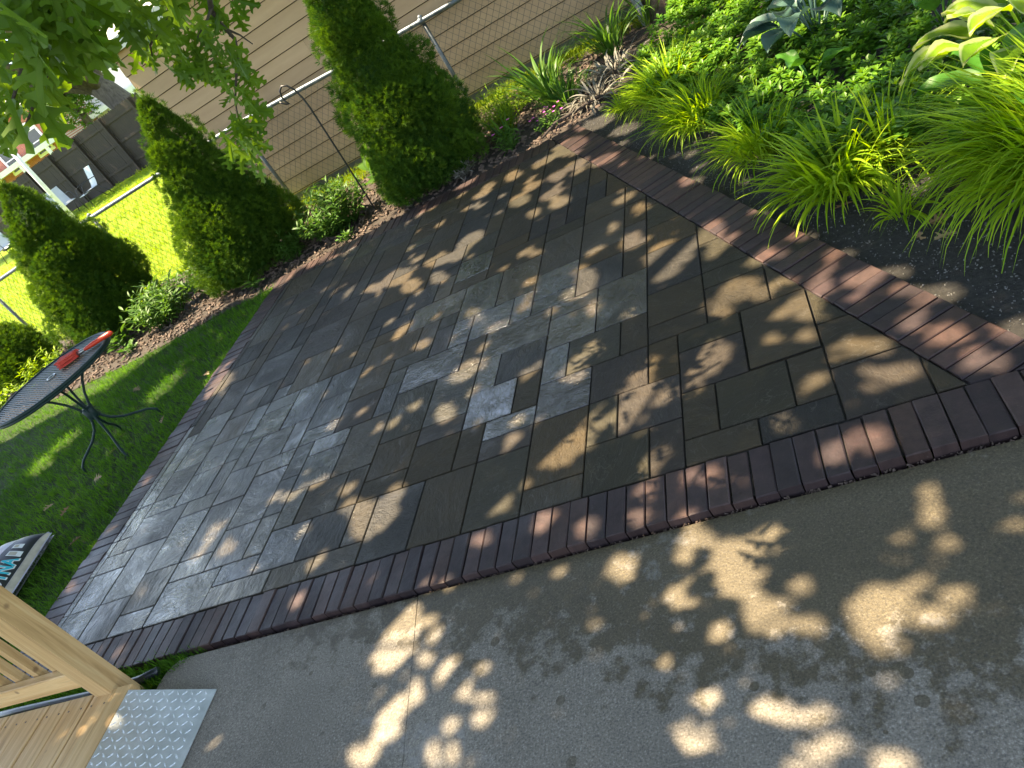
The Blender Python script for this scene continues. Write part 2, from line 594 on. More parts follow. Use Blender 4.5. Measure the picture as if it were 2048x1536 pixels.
# soldier course of long slim bricks on all four sides
def brick_mat():
    t = NT('clay_border_brick')
    pc = t.attr('pcol'); uv = t.attr('puv')
    co = t.obj()
    n1 = t.noise(22.0, 6, 0.65, (uv, 'Vector'))
    n2 = t.noise(160.0, 3, 0.6, co)
    k = t.ramp(n1, [(0.25, (0.62, 0.62, 0.64)), (0.5, (1, 1, 1)), (0.8, (1.5, 1.4, 1.35))])
    c = t.mix(1.0, (pc, 'Vector'), k, 'MULTIPLY')
    sandy = t.ramp(n2, [(0.66, 0.0), (0.74, 0.35)])
    c = t.mix(sandy, c, (0.16, 0.13, 0.115))
    h = t.math('ADD', n1, t.math('MULTIPLY', n2, 0.25))
    bp = t.bump(h, 0.5, 0.006)
    r = t.ramp(t.noise(3.0, 3, 0.5, co), [(0.35, 0.42), (0.65, 0.65)])
    b = t.principled(Base_Color=c, Roughness=r, Normal=bp)
    b.inputs['Specular IOR Level'].default_value = 0.3
    return t.done(b)


bb = Blocks()
BH = [(0.105, 0.066, 0.062), (0.088, 0.056, 0.056), (0.120, 0.074, 0.066), (0.075, 0.052, 0.054), (0.135, 0.080, 0.068)]
BW = 0.0693


def brick(poly, top=0.0, bottom=-0.07):
    if len(poly) < 3: return
    k = random.uniform(0.8, 1.2) * 0.44
    c = tuple(q * k for q in random.choice(BH))
    bb.add(poly, top + random.uniform(-0.004, 0.003), bottom, 0.0032, 0.0036, c, random.random(), (random.gauss(0, 0.007), random.gauss(0, 0.007)), 0, 0.0022)


x = -4.297
while x < 0.75:
    g_ = 0.0022
    p = [(x + g_, 1.655), (x + BW - g_, 1.655), (x + BW - g_, 1.857), (x + g_, 1.857)]
    brick(p, 0.001); x += BW
y = 1.863
while y < YB - 0.01:
    g_ = 0.0022
    y1 = min(y + BW, YB)
    brick([(-4.297, y + g_), (-4.095, y + g_), (-4.095, y1 - g_), (-4.297, y1 - g_)]); y += BW
x = -4.297
while x < -1.40:
    g_ = 0.0022
    p = [(x + g_, YB + 0.004), (x + BW - g_, YB + 0.004), (x + BW - g_, YB + 0.206), (x + g_, YB + 0.206)]
    q = clip(p, (-1.43, YB), (NV[0], NV[1])) if x > -1.65 else p
    brick(q); x += BW
s_ = -0.25
while s_ < 4.25:
    g_ = 0.0022
    a = [(s_ + g_, 0.004), (s_ + g_, 0.212), (s_ + BW - g_, 0.212), (s_ + BW - g_, 0.004)]
    p = [(P0[0] + DV.x * u + NV[0] * v, P0[1] + DV.y * u + NV[1] * v) for u, v in a]
    p = clip(p, (0, 1.862), (0, -1))
    if len(p) >= 3: p = clip(p, (0, YB + 0.206), (0, 1))
    brick(p); s_ += BW
o = bb.build('patio_border', brick_mat())
tag(o, kind='structure')
o = sheet('joint_sand', [(-4.28, 1.67), (0.515, 1.67), (-1.305, 5.74), (-4.28, 5.74)], -0.0105, dirt_mat('joint_sand', (0.022, 0.02, 0.018), (0.07, 0.062, 0.055), 60, 0.6))


# ------------------------------------------------------------------ concrete slab (two castings with a control joint)
def conc_z(x, y=0):
    return -0.012 - 0.0088 * (min(x, 2.0) + 2.9)


def concrete_mat():
    t = NT('brushed_concrete')
    tc = t.n('TexCoord')
    co = (tc, 'Object')
    sx = t.n('SeparateXYZ', {0: co})
    n1 = t.noise(3.0, 6, 0.65, co)
    n2 = t.noise(14.0, 6, 0.7, co)
    sp = t.noise(150.0, 4, 0.8, co)
    sp2 = t.noise(70.0, 4, 0.7, co)
    # damp band left by rinsing the patio: ragged edge, then scattered drops
    d = t.math('SUBTRACT', (sx, 1), t.math('ADD', t.math('MULTIPLY', (sx, 0), -0.29), 1.00))
    d = t.math('ADD', d, t.math('MULTIPLY', t.math('SUBTRACT', n1, 0.5), 0.35))
    d = t.math('ADD', d, t.math('MULTIPLY', t.math('SUBTRACT', n2, 0.5), 1.35))
    wet = t.ramp(d, [(0.44, 0.0), (0.56, 0.9)])
    mr = t.n('MapRange', {'Value': d, 'From Min': -0.09, 'From Max': 0.07, 'To Min': 0.0, 'To Max': 1.0})
    wet = mr
    vo = t.n('TexVoronoi', {'Vector': co, 'Scale': 9.0, 'Randomness': 1.0})
    rad_ = t.math('MULTIPLY', t.noise(5.0, 2, 0.5, co), 0.44)
    drop = t.math('LESS_THAN', t.math('ADD', (vo, 'Distance'), t.math('MULTIPLY', n2, 0.24)), rad_)
    near = t.n('MapRange', {'Value': d, 'From Min': -0.9, 'From Max': -0.1, 'To Min': 0.25, 'To Max': 0.95})
    drop = t.math('MULTIPLY', drop, near)
    w = t.math('MAXIMUM', wet, drop, True)
    dry = t.ramp(n1, [(0.3, (0.175, 0.155, 0.128)), (0.7, (0.24, 0.213, 0.176))])
    dry = t.mix(t.ramp(sp, [(0.36, 0.8), (0.5, 0.0)]), dry, (0.07, 0.065, 0.06))
    dry = t.mix(t.ramp(sp, [(0.55, 0.0), (0.66, 0.75)]), dry, (0.42, 0.39, 0.34))
    wetc = t.mix(1.0, dry, (0.42, 0.375, 0.27), 'MULTIPLY')
    broad = t.ramp(t.noise(1.7, 5, 0.65, co, 0.4), [(0.3, (0.80, 0.79, 0.76)), (0.6, (1.04, 1.03, 1.0)), (0.75, (1.12, 1.09, 1.03))])
    c = t.mix(w, dry, wetc)
    c = t.mix(1.0, c, broad, 'MULTIPLY')
    lime = t.ramp(t.math('MULTIPLY', n2, t.noise(1.6, 3, 0.5, co)), [(0.33, 0.0), (0.42, 0.35)])
    c = t.mix(lime, c, (0.36, 0.35, 0.34))
    r = t.n('MapRange', {'Value': w, 'To Min': 0.85, 'To Max': 0.55})
    h = t.math('ADD', sp2, t.math('MULTIPLY', sp, 0.6))
    bp = t.bump(h, 0.55, 0.004)
    return t.done(t.principled(Base_Color=c, Roughness=r, Normal=bp))


m_conc = concrete_mat()


def slab(name, pts):
    m = MB()
    n = len(pts)
    b = 0.0015
    ins_ = inset(pts, b)
    V = [(x, y, -0.14) for x, y in pts] + [(x, y, conc_z(x) - b * 0.8) for x, y in pts] + [(x, y, conc_z(x)) for x, y in ins_]
    F = []
    for l in (0, n):
        for k in range(n): F.append((l + k, l + (k + 1) % n, l + n + (k + 1) % n, l + n + k))
    F.append(tuple(range(2 * n, 3 * n)))
    m.add(V, F)
    return tag(m.build(name, m_conc), kind='structure')


cj = lambda y: -1.645 + (1.605 - y) * 0.183
rc = [(-2.93 + 0.10 * (1 - math.cos(a)), 1.53 + 0.10 * math.sin(a)) for a in (0, 0.4, 0.8, 1.2, 1.5708)]
slab('concrete_slab', [(cj(-4) - 0.0006, -4), (cj(1.638) - 0.0006, 1.638)] + rc[::-1] + [(-2.93, -4)])
slab('concrete_slab', [(9, -4), (9, 1.62), (0.62, 1.642), (cj(1.642) + 0.0006, 1.642), (cj(-4) + 0.0006, -4)])

# ------------------------------------------------------------------ neighbour's garage with lap siding
def siding_mat():
    t = NT('tan_siding')
    co = t.obj()
    mp = t.n('Mapping', {'Vector': co, 'Scale': (0.5, 0.5, 3.0)})
    n1 = t.noise(2.5, 5, 0.6, mp)
    n2 = t.noise(1.1, 5, 0.7, co)
    a = t.attr('tint')
    c = t.ramp(n1, [(0.3, (0.44, 0.285, 0.165)), (0.7, (0.53, 0.355, 0.215))])
    c = t.mix(t.ramp(n2, [(0.52, 0.0), (0.75, 0.45)]), c, (0.32, 0.23, 0.145))
    v = t.n('MapRange', {'Value': (a, 'Fac'), 'To Min': 0.90, 'To Max': 1.08})
    c = t.mix(1.0, c, v, 'MULTIPLY')
    c = t.mix(t.math('LESS_THAN', (a, 'Fac'), -0.5), c, (0.055, 0.034, 0.022))  # dark colour for painted lap shadow lines and open butt joints
    n3 = t.noise(40.0, 4, 0.6, mp)
    return t.done(t.principled(Base_Color=c, Roughness=0.62, Normal=t.bump(n3, 0.12, 0.004)))


m_siding = siding_mat()
m_white = simple_mat('white_paint', (0.74, 0.74, 0.72), 0.5, var=0.05)
m_found = simple_mat('grey_foundation', (0.16, 0.15, 0.14), 0.9, bump=0.5)
m_shingle = simple_mat('pale_shingle', (0.42, 0.40, 0.38), 0.9, var=0.3, scale=30, bump=0.6)
m_soffit = simple_mat('brown_soffit', (0.20, 0.13, 0.08), 0.6)

gar = thing('garage', 'long tan lap-sided garage wall standing right behind the chain link fence', 'garage', (-2.3, 8.4, 0))
GX0, GX1, GY, GD = -6.13, 2.6, 8.4, 6.0
EXPO = 0.1655


def lap_wall(m, x0, x1, place, z0=0.045, z1=2.30, joints=()):
    z = z0
    r = random.Random(3)
    k = 0
    while z < z1 - 0.02:
        zt = min(z + EXPO, z1)
        cuts = [x0] + sorted(j for (row, j) in joints if row == k and x0 < j < x1) + [x1]
        for a, b in zip(cuts[:-1], cuts[1:]):
            aa = a + (0.0018 if a != x0 else 0); bb_ = b - (0.0018 if b != x1 else 0)
            tn = r.random()
            P = [place(aa, 0.021, z + 0.009), place(bb_, 0.021, z + 0.009), place(bb_, 0.006, zt + 0.010), place(aa, 0.006, zt + 0.010)]
            m.add(P, [(0, 1, 2, 3)], tn)
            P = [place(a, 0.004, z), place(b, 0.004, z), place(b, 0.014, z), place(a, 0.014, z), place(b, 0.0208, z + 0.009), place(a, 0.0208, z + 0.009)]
            m.add(P, [(3, 2, 1, 0), (3, 2, 4, 5)], -1.0)  # shadow under the lap, put in as a dark coloured strip
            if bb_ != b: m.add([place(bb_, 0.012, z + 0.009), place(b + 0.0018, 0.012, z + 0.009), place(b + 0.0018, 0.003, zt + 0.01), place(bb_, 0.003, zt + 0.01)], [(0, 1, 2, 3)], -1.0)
        k += 1
        z = zt


m = MB()
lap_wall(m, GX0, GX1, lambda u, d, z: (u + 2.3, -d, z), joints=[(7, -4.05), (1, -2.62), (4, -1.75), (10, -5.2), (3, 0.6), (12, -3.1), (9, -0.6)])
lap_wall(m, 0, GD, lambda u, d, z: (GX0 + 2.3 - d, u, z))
m.add([(GX0 + 2.3, -0.002, 0.03), (GX1 + 2.3, -0.002, 0.03), (GX1 + 2.3, -0.002, 2.34), (GX0 + 2.3, -0.002, 2.34)], [(0, 1, 2, 3)])
m.add([(GX0 + 2.302, 0, 0.03), (GX0 + 2.302, GD, 0.03), (GX0 + 2.302, GD, 2.34), (GX0 + 2.302, 0, 2.34)], [(3, 2, 1, 0)])
m.add([(GX1 + 2.3, 0, 0.03), (GX1 + 2.3, GD, 0.03), (GX1 + 2.3, GD, 2.34), (GX1 + 2.3, 0, 2.34)], [(0, 1, 2, 3)])
m.add([(GX0 + 2.3, GD, 0.03), (GX1 + 2.3, GD, 0.03), (GX1 + 2.3, GD, 2.34), (GX0 + 2.3, GD, 2.34)], [(3, 2, 1, 0)])
# gable ends
for gx in (GX0 + 2.295, GX1 + 2.303):
    m.add([(gx, -0.1, 2.33), (gx, GD + 0.1, 2.33), (gx, GD / 2, 3.30)], [(0, 1, 2)])
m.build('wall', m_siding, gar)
m = MB()
m.box(((GX0 + GX1) / 2 + 2.3, GD / 2, -0.03), (GX1 - GX0 - 0.03, GD - 0.03, 0.14))
m.build('foundation', m_found, gar)
m = MB()
ex0, ex1 = GX0 + 2.3 - 0.16, GX1 + 2.3 + 0.16
ov = 0.13
for sgn in (0, 1):
    ye = -ov if sgn == 0 else GD + ov
    zr, ze = 3.36, 2.30
    V = [(ex0, ye, ze + 0.07), (ex1, ye, ze + 0.07), (ex1, GD / 2, zr + 0.09), (ex0, GD / 2, zr + 0.09), (ex0, ye, ze), (ex1, ye, ze), (ex1, GD / 2, zr), (ex0, GD / 2, zr)]
    m.add(V, [(0, 1, 2, 3), (7, 6, 5, 4), (0, 4, 5, 1), (0, 3, 7, 4), (1, 5, 6, 2)])
m.build('roof', m_shingle, gar)
m = MB()
m.box((2.3 + (GX0 + GX1) / 2, -ov / 2 - 0.01, 2.278), (GX1 - GX0 + 0.3, ov - 0.03, 0.02))
m.build('soffit', m_soffit, gar)
m = MB()
m.box((2.3 + (GX0 + GX1) / 2, -ov - 0.012, 2.335), (GX1 - GX0 + 0.33, 0.022, 0.13))
m.build('fascia', m_white, gar)

# ------------------------------------------------------------------ chain link fence
def metal_mat(name, a, b, rough=0.4, scale=20, metal=0.9):
    t = NT(name)
    co = t.obj()
    n1 = t.noise(scale, 6, 0.65, co)
    c = t.ramp(n1, [(0.3, a), (0.7, b)])
    r = t.n('MapRange', {'Value': n1, 'To Min': rough - 0.1, 'To Max': rough + 0.2})
    return t.done(t.principled(Base_Color=c, Metallic=metal, Roughness=r))


m_galv = metal_mat('galvanised_steel', (0.09, 0.11, 0.13), (0.24, 0.27, 0.30), 0.5)
m_wire = metal_mat('weathered_wire', (0.10, 0.095, 0.085), (0.20, 0.19, 0.17), 0.6, 8, 0.6)
fen = thing('chain_link_fence', 'low galvanised chain link fence running behind the three clipped evergreens', 'fence', (-6, 8.0, 0))
FZ = [(-16, 1.03), (-9.85, 1.01), (-7.63, 1.057), (-5.06, 1.057), (-3.78, 0.99), (-2.25, 0.935), (1.5, 0.90)]


def rail_z(x):
    for (a, za), (b, zb) in zip(FZ[:-1], FZ[1:]):
        if a <= x <= b: return za + (zb - za) * (x - a) / (b - a)
    return FZ[-1][1]


m = MB()
m.tube([(x + 6, 0, z) for x, z in FZ], 0.0235, 10)
m.build('top_rail', m_galv, fen, True)
for px in (-14.7, -12.3, -9.88, -7.63, -5.12, -2.68, -0.3):
    m = MB()
    zt = rail_z(px)
    m.tube([(px + 6, 0.03, -0.1), (px + 6, 0.03, zt + 0.02)], 0.021, 10)
    m.tube([(px + 6, 0.03, zt + 0.018), (px + 6, 0.03, zt + 0.04), (px + 6, 0.03, zt + 0.055)], [0.027, 0.026, 0.008], 10)
    m.tube([(px + 6, 0.0, zt - 0.028), (px + 6 + 0.001, 0.002, zt + 0.03)], 0.0285, 10)
    m.build('post', m_galv, fen, True)
m = MB()
pitch = 0.078
x0, x1 = -15.0, 1.4
r = random.Random(9)
for sg in (1, -1):
    n = int((x1 - x0 + 1.2) / pitch)
    for k in range(n):
        xs = x0 - 0.6 + k * pitch
        P = []
        for q in range(8):
            z = 0.03 + q / 7.0 * 0.99
            x = xs + (q / 7.0 if sg > 0 else 1 - q / 7.0) * 0.78
            ztop = rail_z(min(max(x, -16), 1.5)) - 0.01
            z2 = 0.03 + (ztop - 0.03) * q / 7.0
            sag = 0.02 * math.sin(x * 1.7) * math.sin(q / 7.0 * 3.14)
            P.append((x + 6, -0.028 + sg * 0.0018 + sag + (q % 2) * 0.002, z2))
        m.tube(P, 0.0019, 3, cap=False)
m.build('wire_mesh', m_wire, fen)
m = MB()
m.tube([(x0 + 6, -0.028, 0.035), (-6 + 6, -0.03, 0.03), (1.4 + 6, -0.028, 0.035)], 0.002, 4)
for x in np.arange(-14.5, 1.3, 0.45):
    zt = rail_z(x)
    m.tube([(x + 6 + 0.028 * 0, -0.026, zt - 0.03), (x + 6 + 0.004, -0.028, zt + 0.02), (x + 6 + 0.008, 0.0, zt + 0.028), (x + 6 + 0.01, 0.028, zt + 0.01), (x + 6 + 0.012, 0.024, zt - 0.02)], 0.003, 4)
m.build('wire_tie', m_galv, fen)

# ------------------------------------------------------------------ shepherd's hook
m_black = simple_mat('black_enamel', (0.012, 0.012, 0.014), 0.4)
m = MB()
P = [(0.015 - 0.02, 0, -0.15), (-0.01, 0, 0.0), (0.02, 0, 0.5), (0.045, 0, 1.0), (0.040, 0, 1.10), (0.022, 0, 1.18), (-0.015, 0, 1.238), (-0.06, 0, 1.255), (-0.10, 0, 1.232), (-0.118, 0, 1.185), (-0.115, 0, 1.14), (-0.098, 0, 1.108), (-0.118, 0, 1.118), (-0.145, 0, 1.14), (-0.165, 0, 1.16)]
m.tube(P, 0.0085, 8)
o = m.build('shepherd_hook', m_black, None, True)
o.location = (-3.41, 6.35, 0)
tag(o, 'black metal shepherd hook on a thin rod stuck in the mulch', 'garden hook')

# ------------------------------------------------------------------ bistro table and brush
m_green = simple_mat('dark_green_metal', (0.010, 0.026, 0.024), 0.5, var=0.25, scale=20, spec=0.25)
TX, TY, TZ, TR = -4.99, 3.875, 0.665, 0.47
tab = thing('bistro_table', 'round dark green metal mesh table on curved legs standing on the lawn', 'table', (TX, TY, 0))
m = MB()
ring = [(TR * math.cos(a), TR * math.sin(a), TZ) for a in np.linspace(0, 2 * math.pi, 49)]
m.tube(ring, 0.013, 8, cap=False)
ring2 = [(TR * math.cos(a), TR * math.sin(a), TZ - 0.018) for a in np.linspace(0, 2 * math.pi, 49)]
m.tube(ring2, 0.011, 6, cap=False)
m.build('rim', m_green, tab, True)
m = MB()
bd = rad(-27.8)
ux, uy = math.cos(bd), math.sin(bd)
for q in np.arange(-TR + 0.015, TR, 0.0185):
    L_ = math.sqrt(max(TR * TR - q * q, 0)) - 0.004
    m.box((-uy * q, ux * q, TZ + 0.002), (2 * L_, 0.0125, 0.003), bd)
for q in np.arange(-TR + 0.05, TR, 0.094):
    L_ = math.sqrt(max(TR * TR - q * q, 0)) - 0.004
    m.box((ux * q, uy * q, TZ - 0.002), (2 * L_, 0.006, 0.003), bd + math.pi / 2)
m.build('mesh_top', m_green, tab)
m = MB()
m.tube([(0.032 * math.cos(a), 0.032 * math.sin(a), TZ + 0.008) for a in np.linspace(0, 2 * math.pi, 21)], 0.005, 6, cap=False)
m.build('parasol_ring', metal_mat('bare_ring', (0.35, 0.38, 0.38), (0.5, 0.52, 0.52), 0.35), tab, True)
for a in (215, 314, 50.6, 131.5):
    ca, sa = math.cos(rad(a)), math.sin(rad(a))
    prof = [(0.33, 0.655), (0.28, 0.645), (0.20, 0.60), (0.13, 0.53), (0.075, 0.45), (0.040, 0.37), (0.030, 0.31), (0.038, 0.25), (0.075, 0.19), (0.14, 0.135), (0.22, 0.095), (0.29, 0.06), (0.335, 0.02), (0.345, -0.04)]
    m = MB()
    m.tube([(ca * q, sa * q, z) for q, z in prof], 0.0095, 8)
    m.build('leg', m_green, tab, True)
m = MB()
m.tube([(0, 0, 0.26), (0, 0, 0.275), (0, 0, 0.345), (0, 0, 0.36)], [0.03, 0.042, 0.042, 0.03], 12)
m.build('hub', m_green, tab, True)

m_red = simple_mat('red_plastic', (0.62, 0.045, 0.012), 0.35, var=0.1)
m_steel = metal_mat('ferrule_steel', (0.3, 0.3, 0.3), (0.6, 0.6, 0.6), 0.3)
m_brist = simple_mat('red_bristles', (0.55, 0.05, 0.03), 0.7, var=0.4, scale=60)
bru = thing('hand_brush', 'bright red hand brush lying on the green table top', 'brush', (-4.78, 4.03, TZ + 0.004), math.atan2(4.09 - 4.02, -4.53 + 4.80))
m = MB()
m.tube([(0.035, 0, 0.022), (0.06, 0, 0.022), (0.12, 0, 0.024), (0.22, 0, 0.024), (0.275, 0, 0.022), (0.295, 0, 0.022)], [0.009, 0.014, 0.018, 0.017, 0.019, 0.010], 10)
m.build('handle', m_red, bru, True)
m = MB()
m.tube([(-0.03, 0, 0.022), (0.02, 0, 0.022), (0.04, 0, 0.022)], [0.016, 0.014, 0.009], 10)
m.build('ferrule', m_steel, bru, True)
m = MB()
for q in range(150):
    yy = random.gauss(0, 0.02); zz = random.uniform(0.008, 0.05)
    m.tube([(-0.025, yy * 0.75, zz), (-0.10, yy * 1.1, zz), (-0.17 - random.random() * 0.02, yy * 1.35, zz + random.uniform(-0.008, 0.008))], [0.007, 0.0075, 0.006], 5)
m.build('bristles', m_brist, bru)

# ------------------------------------------------------------------ sand bag
m_bagw = simple_mat('bag_lilac', (0.42, 0.41, 0.50), 0.42, var=0.35, scale=11)
m_bagk = simple_mat('bag_black', (0.018, 0.020, 0.026), 0.35)
m_bagt = simple_mat('bag_side', (0.48, 0.44, 0.36), 0.6, var=0.3, scale=14)
m_cyan = simple_mat('print_cyan', (0.03, 0.50, 0.62), 0.4, var=0.05)
m_pw = simple_mat('print_white', (0.80, 0.82, 0.82), 0.4, var=0.03)
bag = thing('sand_bag', 'full plastic bag of joint sand with a black band lettered DYNA on the lawn', 'bag', (-5.14, 2.47, 0), rad(10.6))
BW2, BL2, BH2 = 0.305, 0.42, 0.15


def bag_z(u, v):
    a = max(0, 1 - abs(u / BW2) ** 2.6); b = max(0, 1 - abs(v / BL2) ** 4.5)
    return 0.03 + BH2 * (a ** 0.55) * (b ** 0.5) + 0.008 * math.sin(u * 31 + v * 17) * a * b


def bag_surf(mb, u0, u1, nu, v0, v1, nv, dz=0.0, bottom=False):
    V, F = [], []
    for i in range(nu + 1):
        for j in range(nv + 1):
            u = u0 + (u1 - u0) * i / nu; v = v0 + (v1 - v0) * j / nv
            z = bag_z(u, v)
            z = 0.03 - (z - 0.03) * 0.25 - 0.02 if bottom else z + dz
            V.append((u, v, z))
    for i in range(nu):
        for j in range(nv):
            a = i * (nv + 1) + j
            f = (a, a + nv + 1, a + nv + 2, a + 1)
            F.append(f[::-1] if bottom else f)
    mb.add(V, F)


m = MB()
bag_surf(m, -BW2, BW2, 30, -BL2, BL2, 44)
bag_surf(m, -BW2, BW2, 30, -BL2, BL2, 44, bottom=True)
m.box((0, BL2 + 0.012, 0.03), (BW2 * 1.7, 0.035, 0.012), bev=0.003)
m.build('sack', m_bagw, bag, True)
m = MB(); bag_surf(m, 0.165, 0.290, 12, -BL2 * 0.97, BL2 * 0.965, 44, 0.003)
m.build('printed_band', m_bagk, bag, True)
m = MB(); bag_surf(m, 0.291, BW2 * 0.999, 10, -BL2 * 0.97, BL2 * 0.96, 44, 0.003)
m.build('side_panel', m_bagt, bag, True)


def text_mesh(name, body, size, offset, extrude, mat, parent, bend, x0, z):
    cu = bpy.data.curves.new(name, 'FONT')
    cu.body = body; cu.size = size; cu.offset = offset; cu.extrude = extrude
    cu.resolution_u = 3
    to = bpy.data.objects.new(name, cu)
    C.objects.link(to)
    dg = bpy.context.evaluated_depsgraph_get()
    me = bpy.data.meshes.new_from_object(to.evaluated_get(dg))
    bpy.data.objects.remove(to)
    for v in me.vertices:
        v.co = Vector(bend(v.co.x, v.co.y, v.co.z))
    me.materials.clear(); me.materials.append(mat)
    o = bpy.data.objects.new(name, me)
    C.objects.link(o)
    o.parent = parent
    return o


def on_bag(dz, ys=1.0):
    def f(x, y, z):
        u = 0.276 - y * ys; v = -0.115 + x
        return (u, v, bag_z(min(u, BW2 * 0.99), v) + dz + z)
    return f


text_mesh('lettering', 'DYNA', 0.092, 0.0055, 0.0008, m_pw, bag, on_bag(0.0065), 0, 0)
text_mesh('lettering', 'DYNA', 0.092, 0.0018, 0.0008, m_cyan, bag, on_bag(0.0095), 0, 0)
for v0, v1, u0, u1 in ((0.160, 0.205, 0.205, 0.275), (0.232, 0.270, 0.20, 0.258)):
    m = MB(); bag_surf(m, u0, u1, 4, v0, v1, 4, 0.007); m.build('printed_box', m_pw, bag)
    m = MB(); bag_surf(m, u0 + 0.010, u1 - 0.022, 3, v0 + 0.008, v1 - 0.008, 3, 0.0095); m.build('printed_box', m_bagt, bag)

# ------------------------------------------------------------------ deck corner, railing, tread plate, pipe
def wood_mat():
    t = NT('treated_pine')
    tc = t.n('TexCoord'); a = t.attr('tint')
    off = t.n('CombineXYZ', {0: t.math('MULTIPLY', (a, 'Fac'), 37.0), 1: t.math('MULTIPLY', (a, 'Fac'), 11.0), 2: t.math('MULTIPLY', (a, 'Fac'), 23.0)})
    v = t.n('VectorMath', {0: (tc, 'Object'), 1: off}, operation='ADD')
    return t, v


def pine(name, axis, light=1.0):
    t, v = wood_mat()
    t.m.name = name
    sc = {'Y': (30, 1.6, 30), 'Z': (30, 30, 1.6), 'X': (1.6, 30, 30)}[axis]
    mp = t.n('Mapping', {'Vector': v, 'Scale': sc})
    n1 = t.noise(1.0, 6, 0.6, mp, 0.8)
    n2 = t.noise(5.0, 4, 0.6, mp, 0.3)
    c = t.ramp(n1, [(0.28, (0.30 * light, 0.175 * light, 0.065 * light)), (0.46, (0.48 * light, 0.30 * light, 0.125 * light)), (0.6, (0.56 * light, 0.38 * light, 0.18 * light)), (0.75, (0.42 * light, 0.25 * light, 0.095 * light))])
    kn = t.n('TexVoronoi', {'Vector': v, 'Scale': 5.5})
    c = t.mix(t.ramp((kn, 'Distance'), [(0.05, 0.7), (0.09, 0.0)]), c, (0.16, 0.085, 0.035))
    c = t.mix(t.ramp(n2, [(0.55, 0.0), (0.8, 0.35)]), c, (0.17, 0.11, 0.05))
    h = t.math('ADD', n1, t.math('MULTIPLY', n2, 0.5))
    return t.done(t.principled(Base_Color=c, Roughness=0.6, Normal=t.bump(h, 0.35, 0.004)))


m_pineY, m_pineZ, m_pineX = pine('pine_boards', 'Y', 1.25), pine('pine_upright', 'Z', 1.0), pine('pine_rail', 'X', 1.25)
dk = thing('deck', 'corner of a new pine deck with a square railing post at its end', 'deck', (-3.4, 1.0, 0))
DZ = 0.105
DE = 1.455
for k in range(9):
    m = MB()
    xx = -3.005 - 0.1445 * k - 0.07
    m.box((xx + 3.4, (DE - 2.2) / 2 - 1.0, DZ - 0.018), (0.139, DE + 2.2, 0.036), rad(random.gauss(0, 0.12)), random.random(), bev=0.004)
    for yy in (DE - 0.05, DE - 0.45):
        for sx_ in (-0.045, 0.045):
            pass
    m.build('floor_board', m_pineY, dk)
m = MB()
m.box((-2.955 + 3.4, (DE - 2.2) / 2 - 1.0, DZ - 0.030), (0.088, DE + 2.2, 0.070), 0, 0.37, bev=0.004)
m.build('trim_board', m_pineY, dk)
m = MB()
m.box((-3.65 + 3.4, DE - 0.06 - 1.0, DZ - 0.10), (1.25, 0.038, 0.125), 0, 0.2)
m.build('rim_joist', m_pineX, dk)
m = MB()
m.box((-3.072 + 3.4, DE + 0.026 - 1.0, 0.50), (0.092, 0.092, 1.16), 0, 0.61, bev=0.006)
m.build('railing_post', m_pineZ, dk)
m = MB()
m.box((-3.62 + 3.4, DE + 0.020 - 1.0, 0.205), (1.0, 0.040, 0.088), 0, 0.83, bev=0.004)
m.build('bottom_rail', m_pineX, dk)
m = MB()
m.box((-3.62 + 3.4, DE + 0.020 - 1.0, 1.0), (1.0, 0.040, 0.088), 0, 0.43, bev=0.004)
m.build('top_rail', m_pineX, dk)
for k in range(6):
    m = MB()
    m.box((-3.262 - 0.128 * k + 3.4, DE + 0.058 - 1.0, 0.60), (0.036, 0.034, 0.90), 0, random.random(), bev=0.003)
    m.build('baluster', m_pineZ, dk)
m_screw = metal_mat('screw_steel', (0.12, 0.11, 0.10), (0.22, 0.2, 0.18), 0.5)
for k in range(6):
    xx = -3.005 - 0.1445 * k - 0.07
    for s2 in (-0.04, 0.04):
        m = MB()
        m.tube([(xx + s2 + 3.4, DE - 0.06 - 1.0, DZ - 0.002), (xx + s2 + 3.4, DE - 0.06 - 1.0, DZ + 0.0012)], 0.0042, 8)
        m.build('screw_head', m_screw, dk)

m_alu = metal_mat('aluminium_tread', (0.60, 0.64, 0.66), (0.80, 0.83, 0.85), 0.42, 14, 0.7)
A = Vector((-2.905, 1.425, DZ + 0.006)); Bv = Vector((-2.535, 1.430, conc_z(-2.535) + 0.006)); Dn = Vector((0.0, -1.0, 0.0))
ux_ = (Bv - A); wl = ux_.length; ux_.normalize()
nz_ = ux_.cross(Vector((0, 1, 0))).normalized()
if nz_.z < 0: nz_ = -nz_
m = MB()
Lp = 1.25
V = []
for q, h in ((0.0, 0.0), (wl, 0.0)):
    for yy in (0.0, Lp):
        p = A + ux_ * q + Dn * yy
        V += [p, p - nz_ * 0.004]
m.add(V, [(0, 2, 6, 4), (5, 7, 3, 1), (0, 4, 5, 1), (4, 6, 7, 5), (6, 2, 3, 7), (2, 0, 1, 3)])
sp_ = 0.0305
ni, nj = int(wl / sp_), int(Lp / sp_)
for i in range(ni):
    for j in range(nj):
        c = A + ux_ * (sp_ * (i + 0.5)) + Dn * (sp_ * (j + 0.5))
        an = rad(45 if (i + j) % 2 else -45) 
        e = ux_ * math.cos(an) + Dn * math.sin(an)
        f = ux_ * -math.sin(an) + Dn * math.cos(an)
        hl, hw, hh = 0.0135, 0.0040, 0.0022
        P = [c - e * hl, c + f * hw, c + e * hl, c - f * hw, c - e * hl * 0.45 + nz_ * hh, c + e * hl * 0.45 + nz_ * hh]
        m.add(P, [(0, 3, 4), (3, 5, 4), (3, 2, 5), (2, 1, 5), (1, 4, 5), (1, 0, 4)])
o = m.build('tread_plate', m_alu)
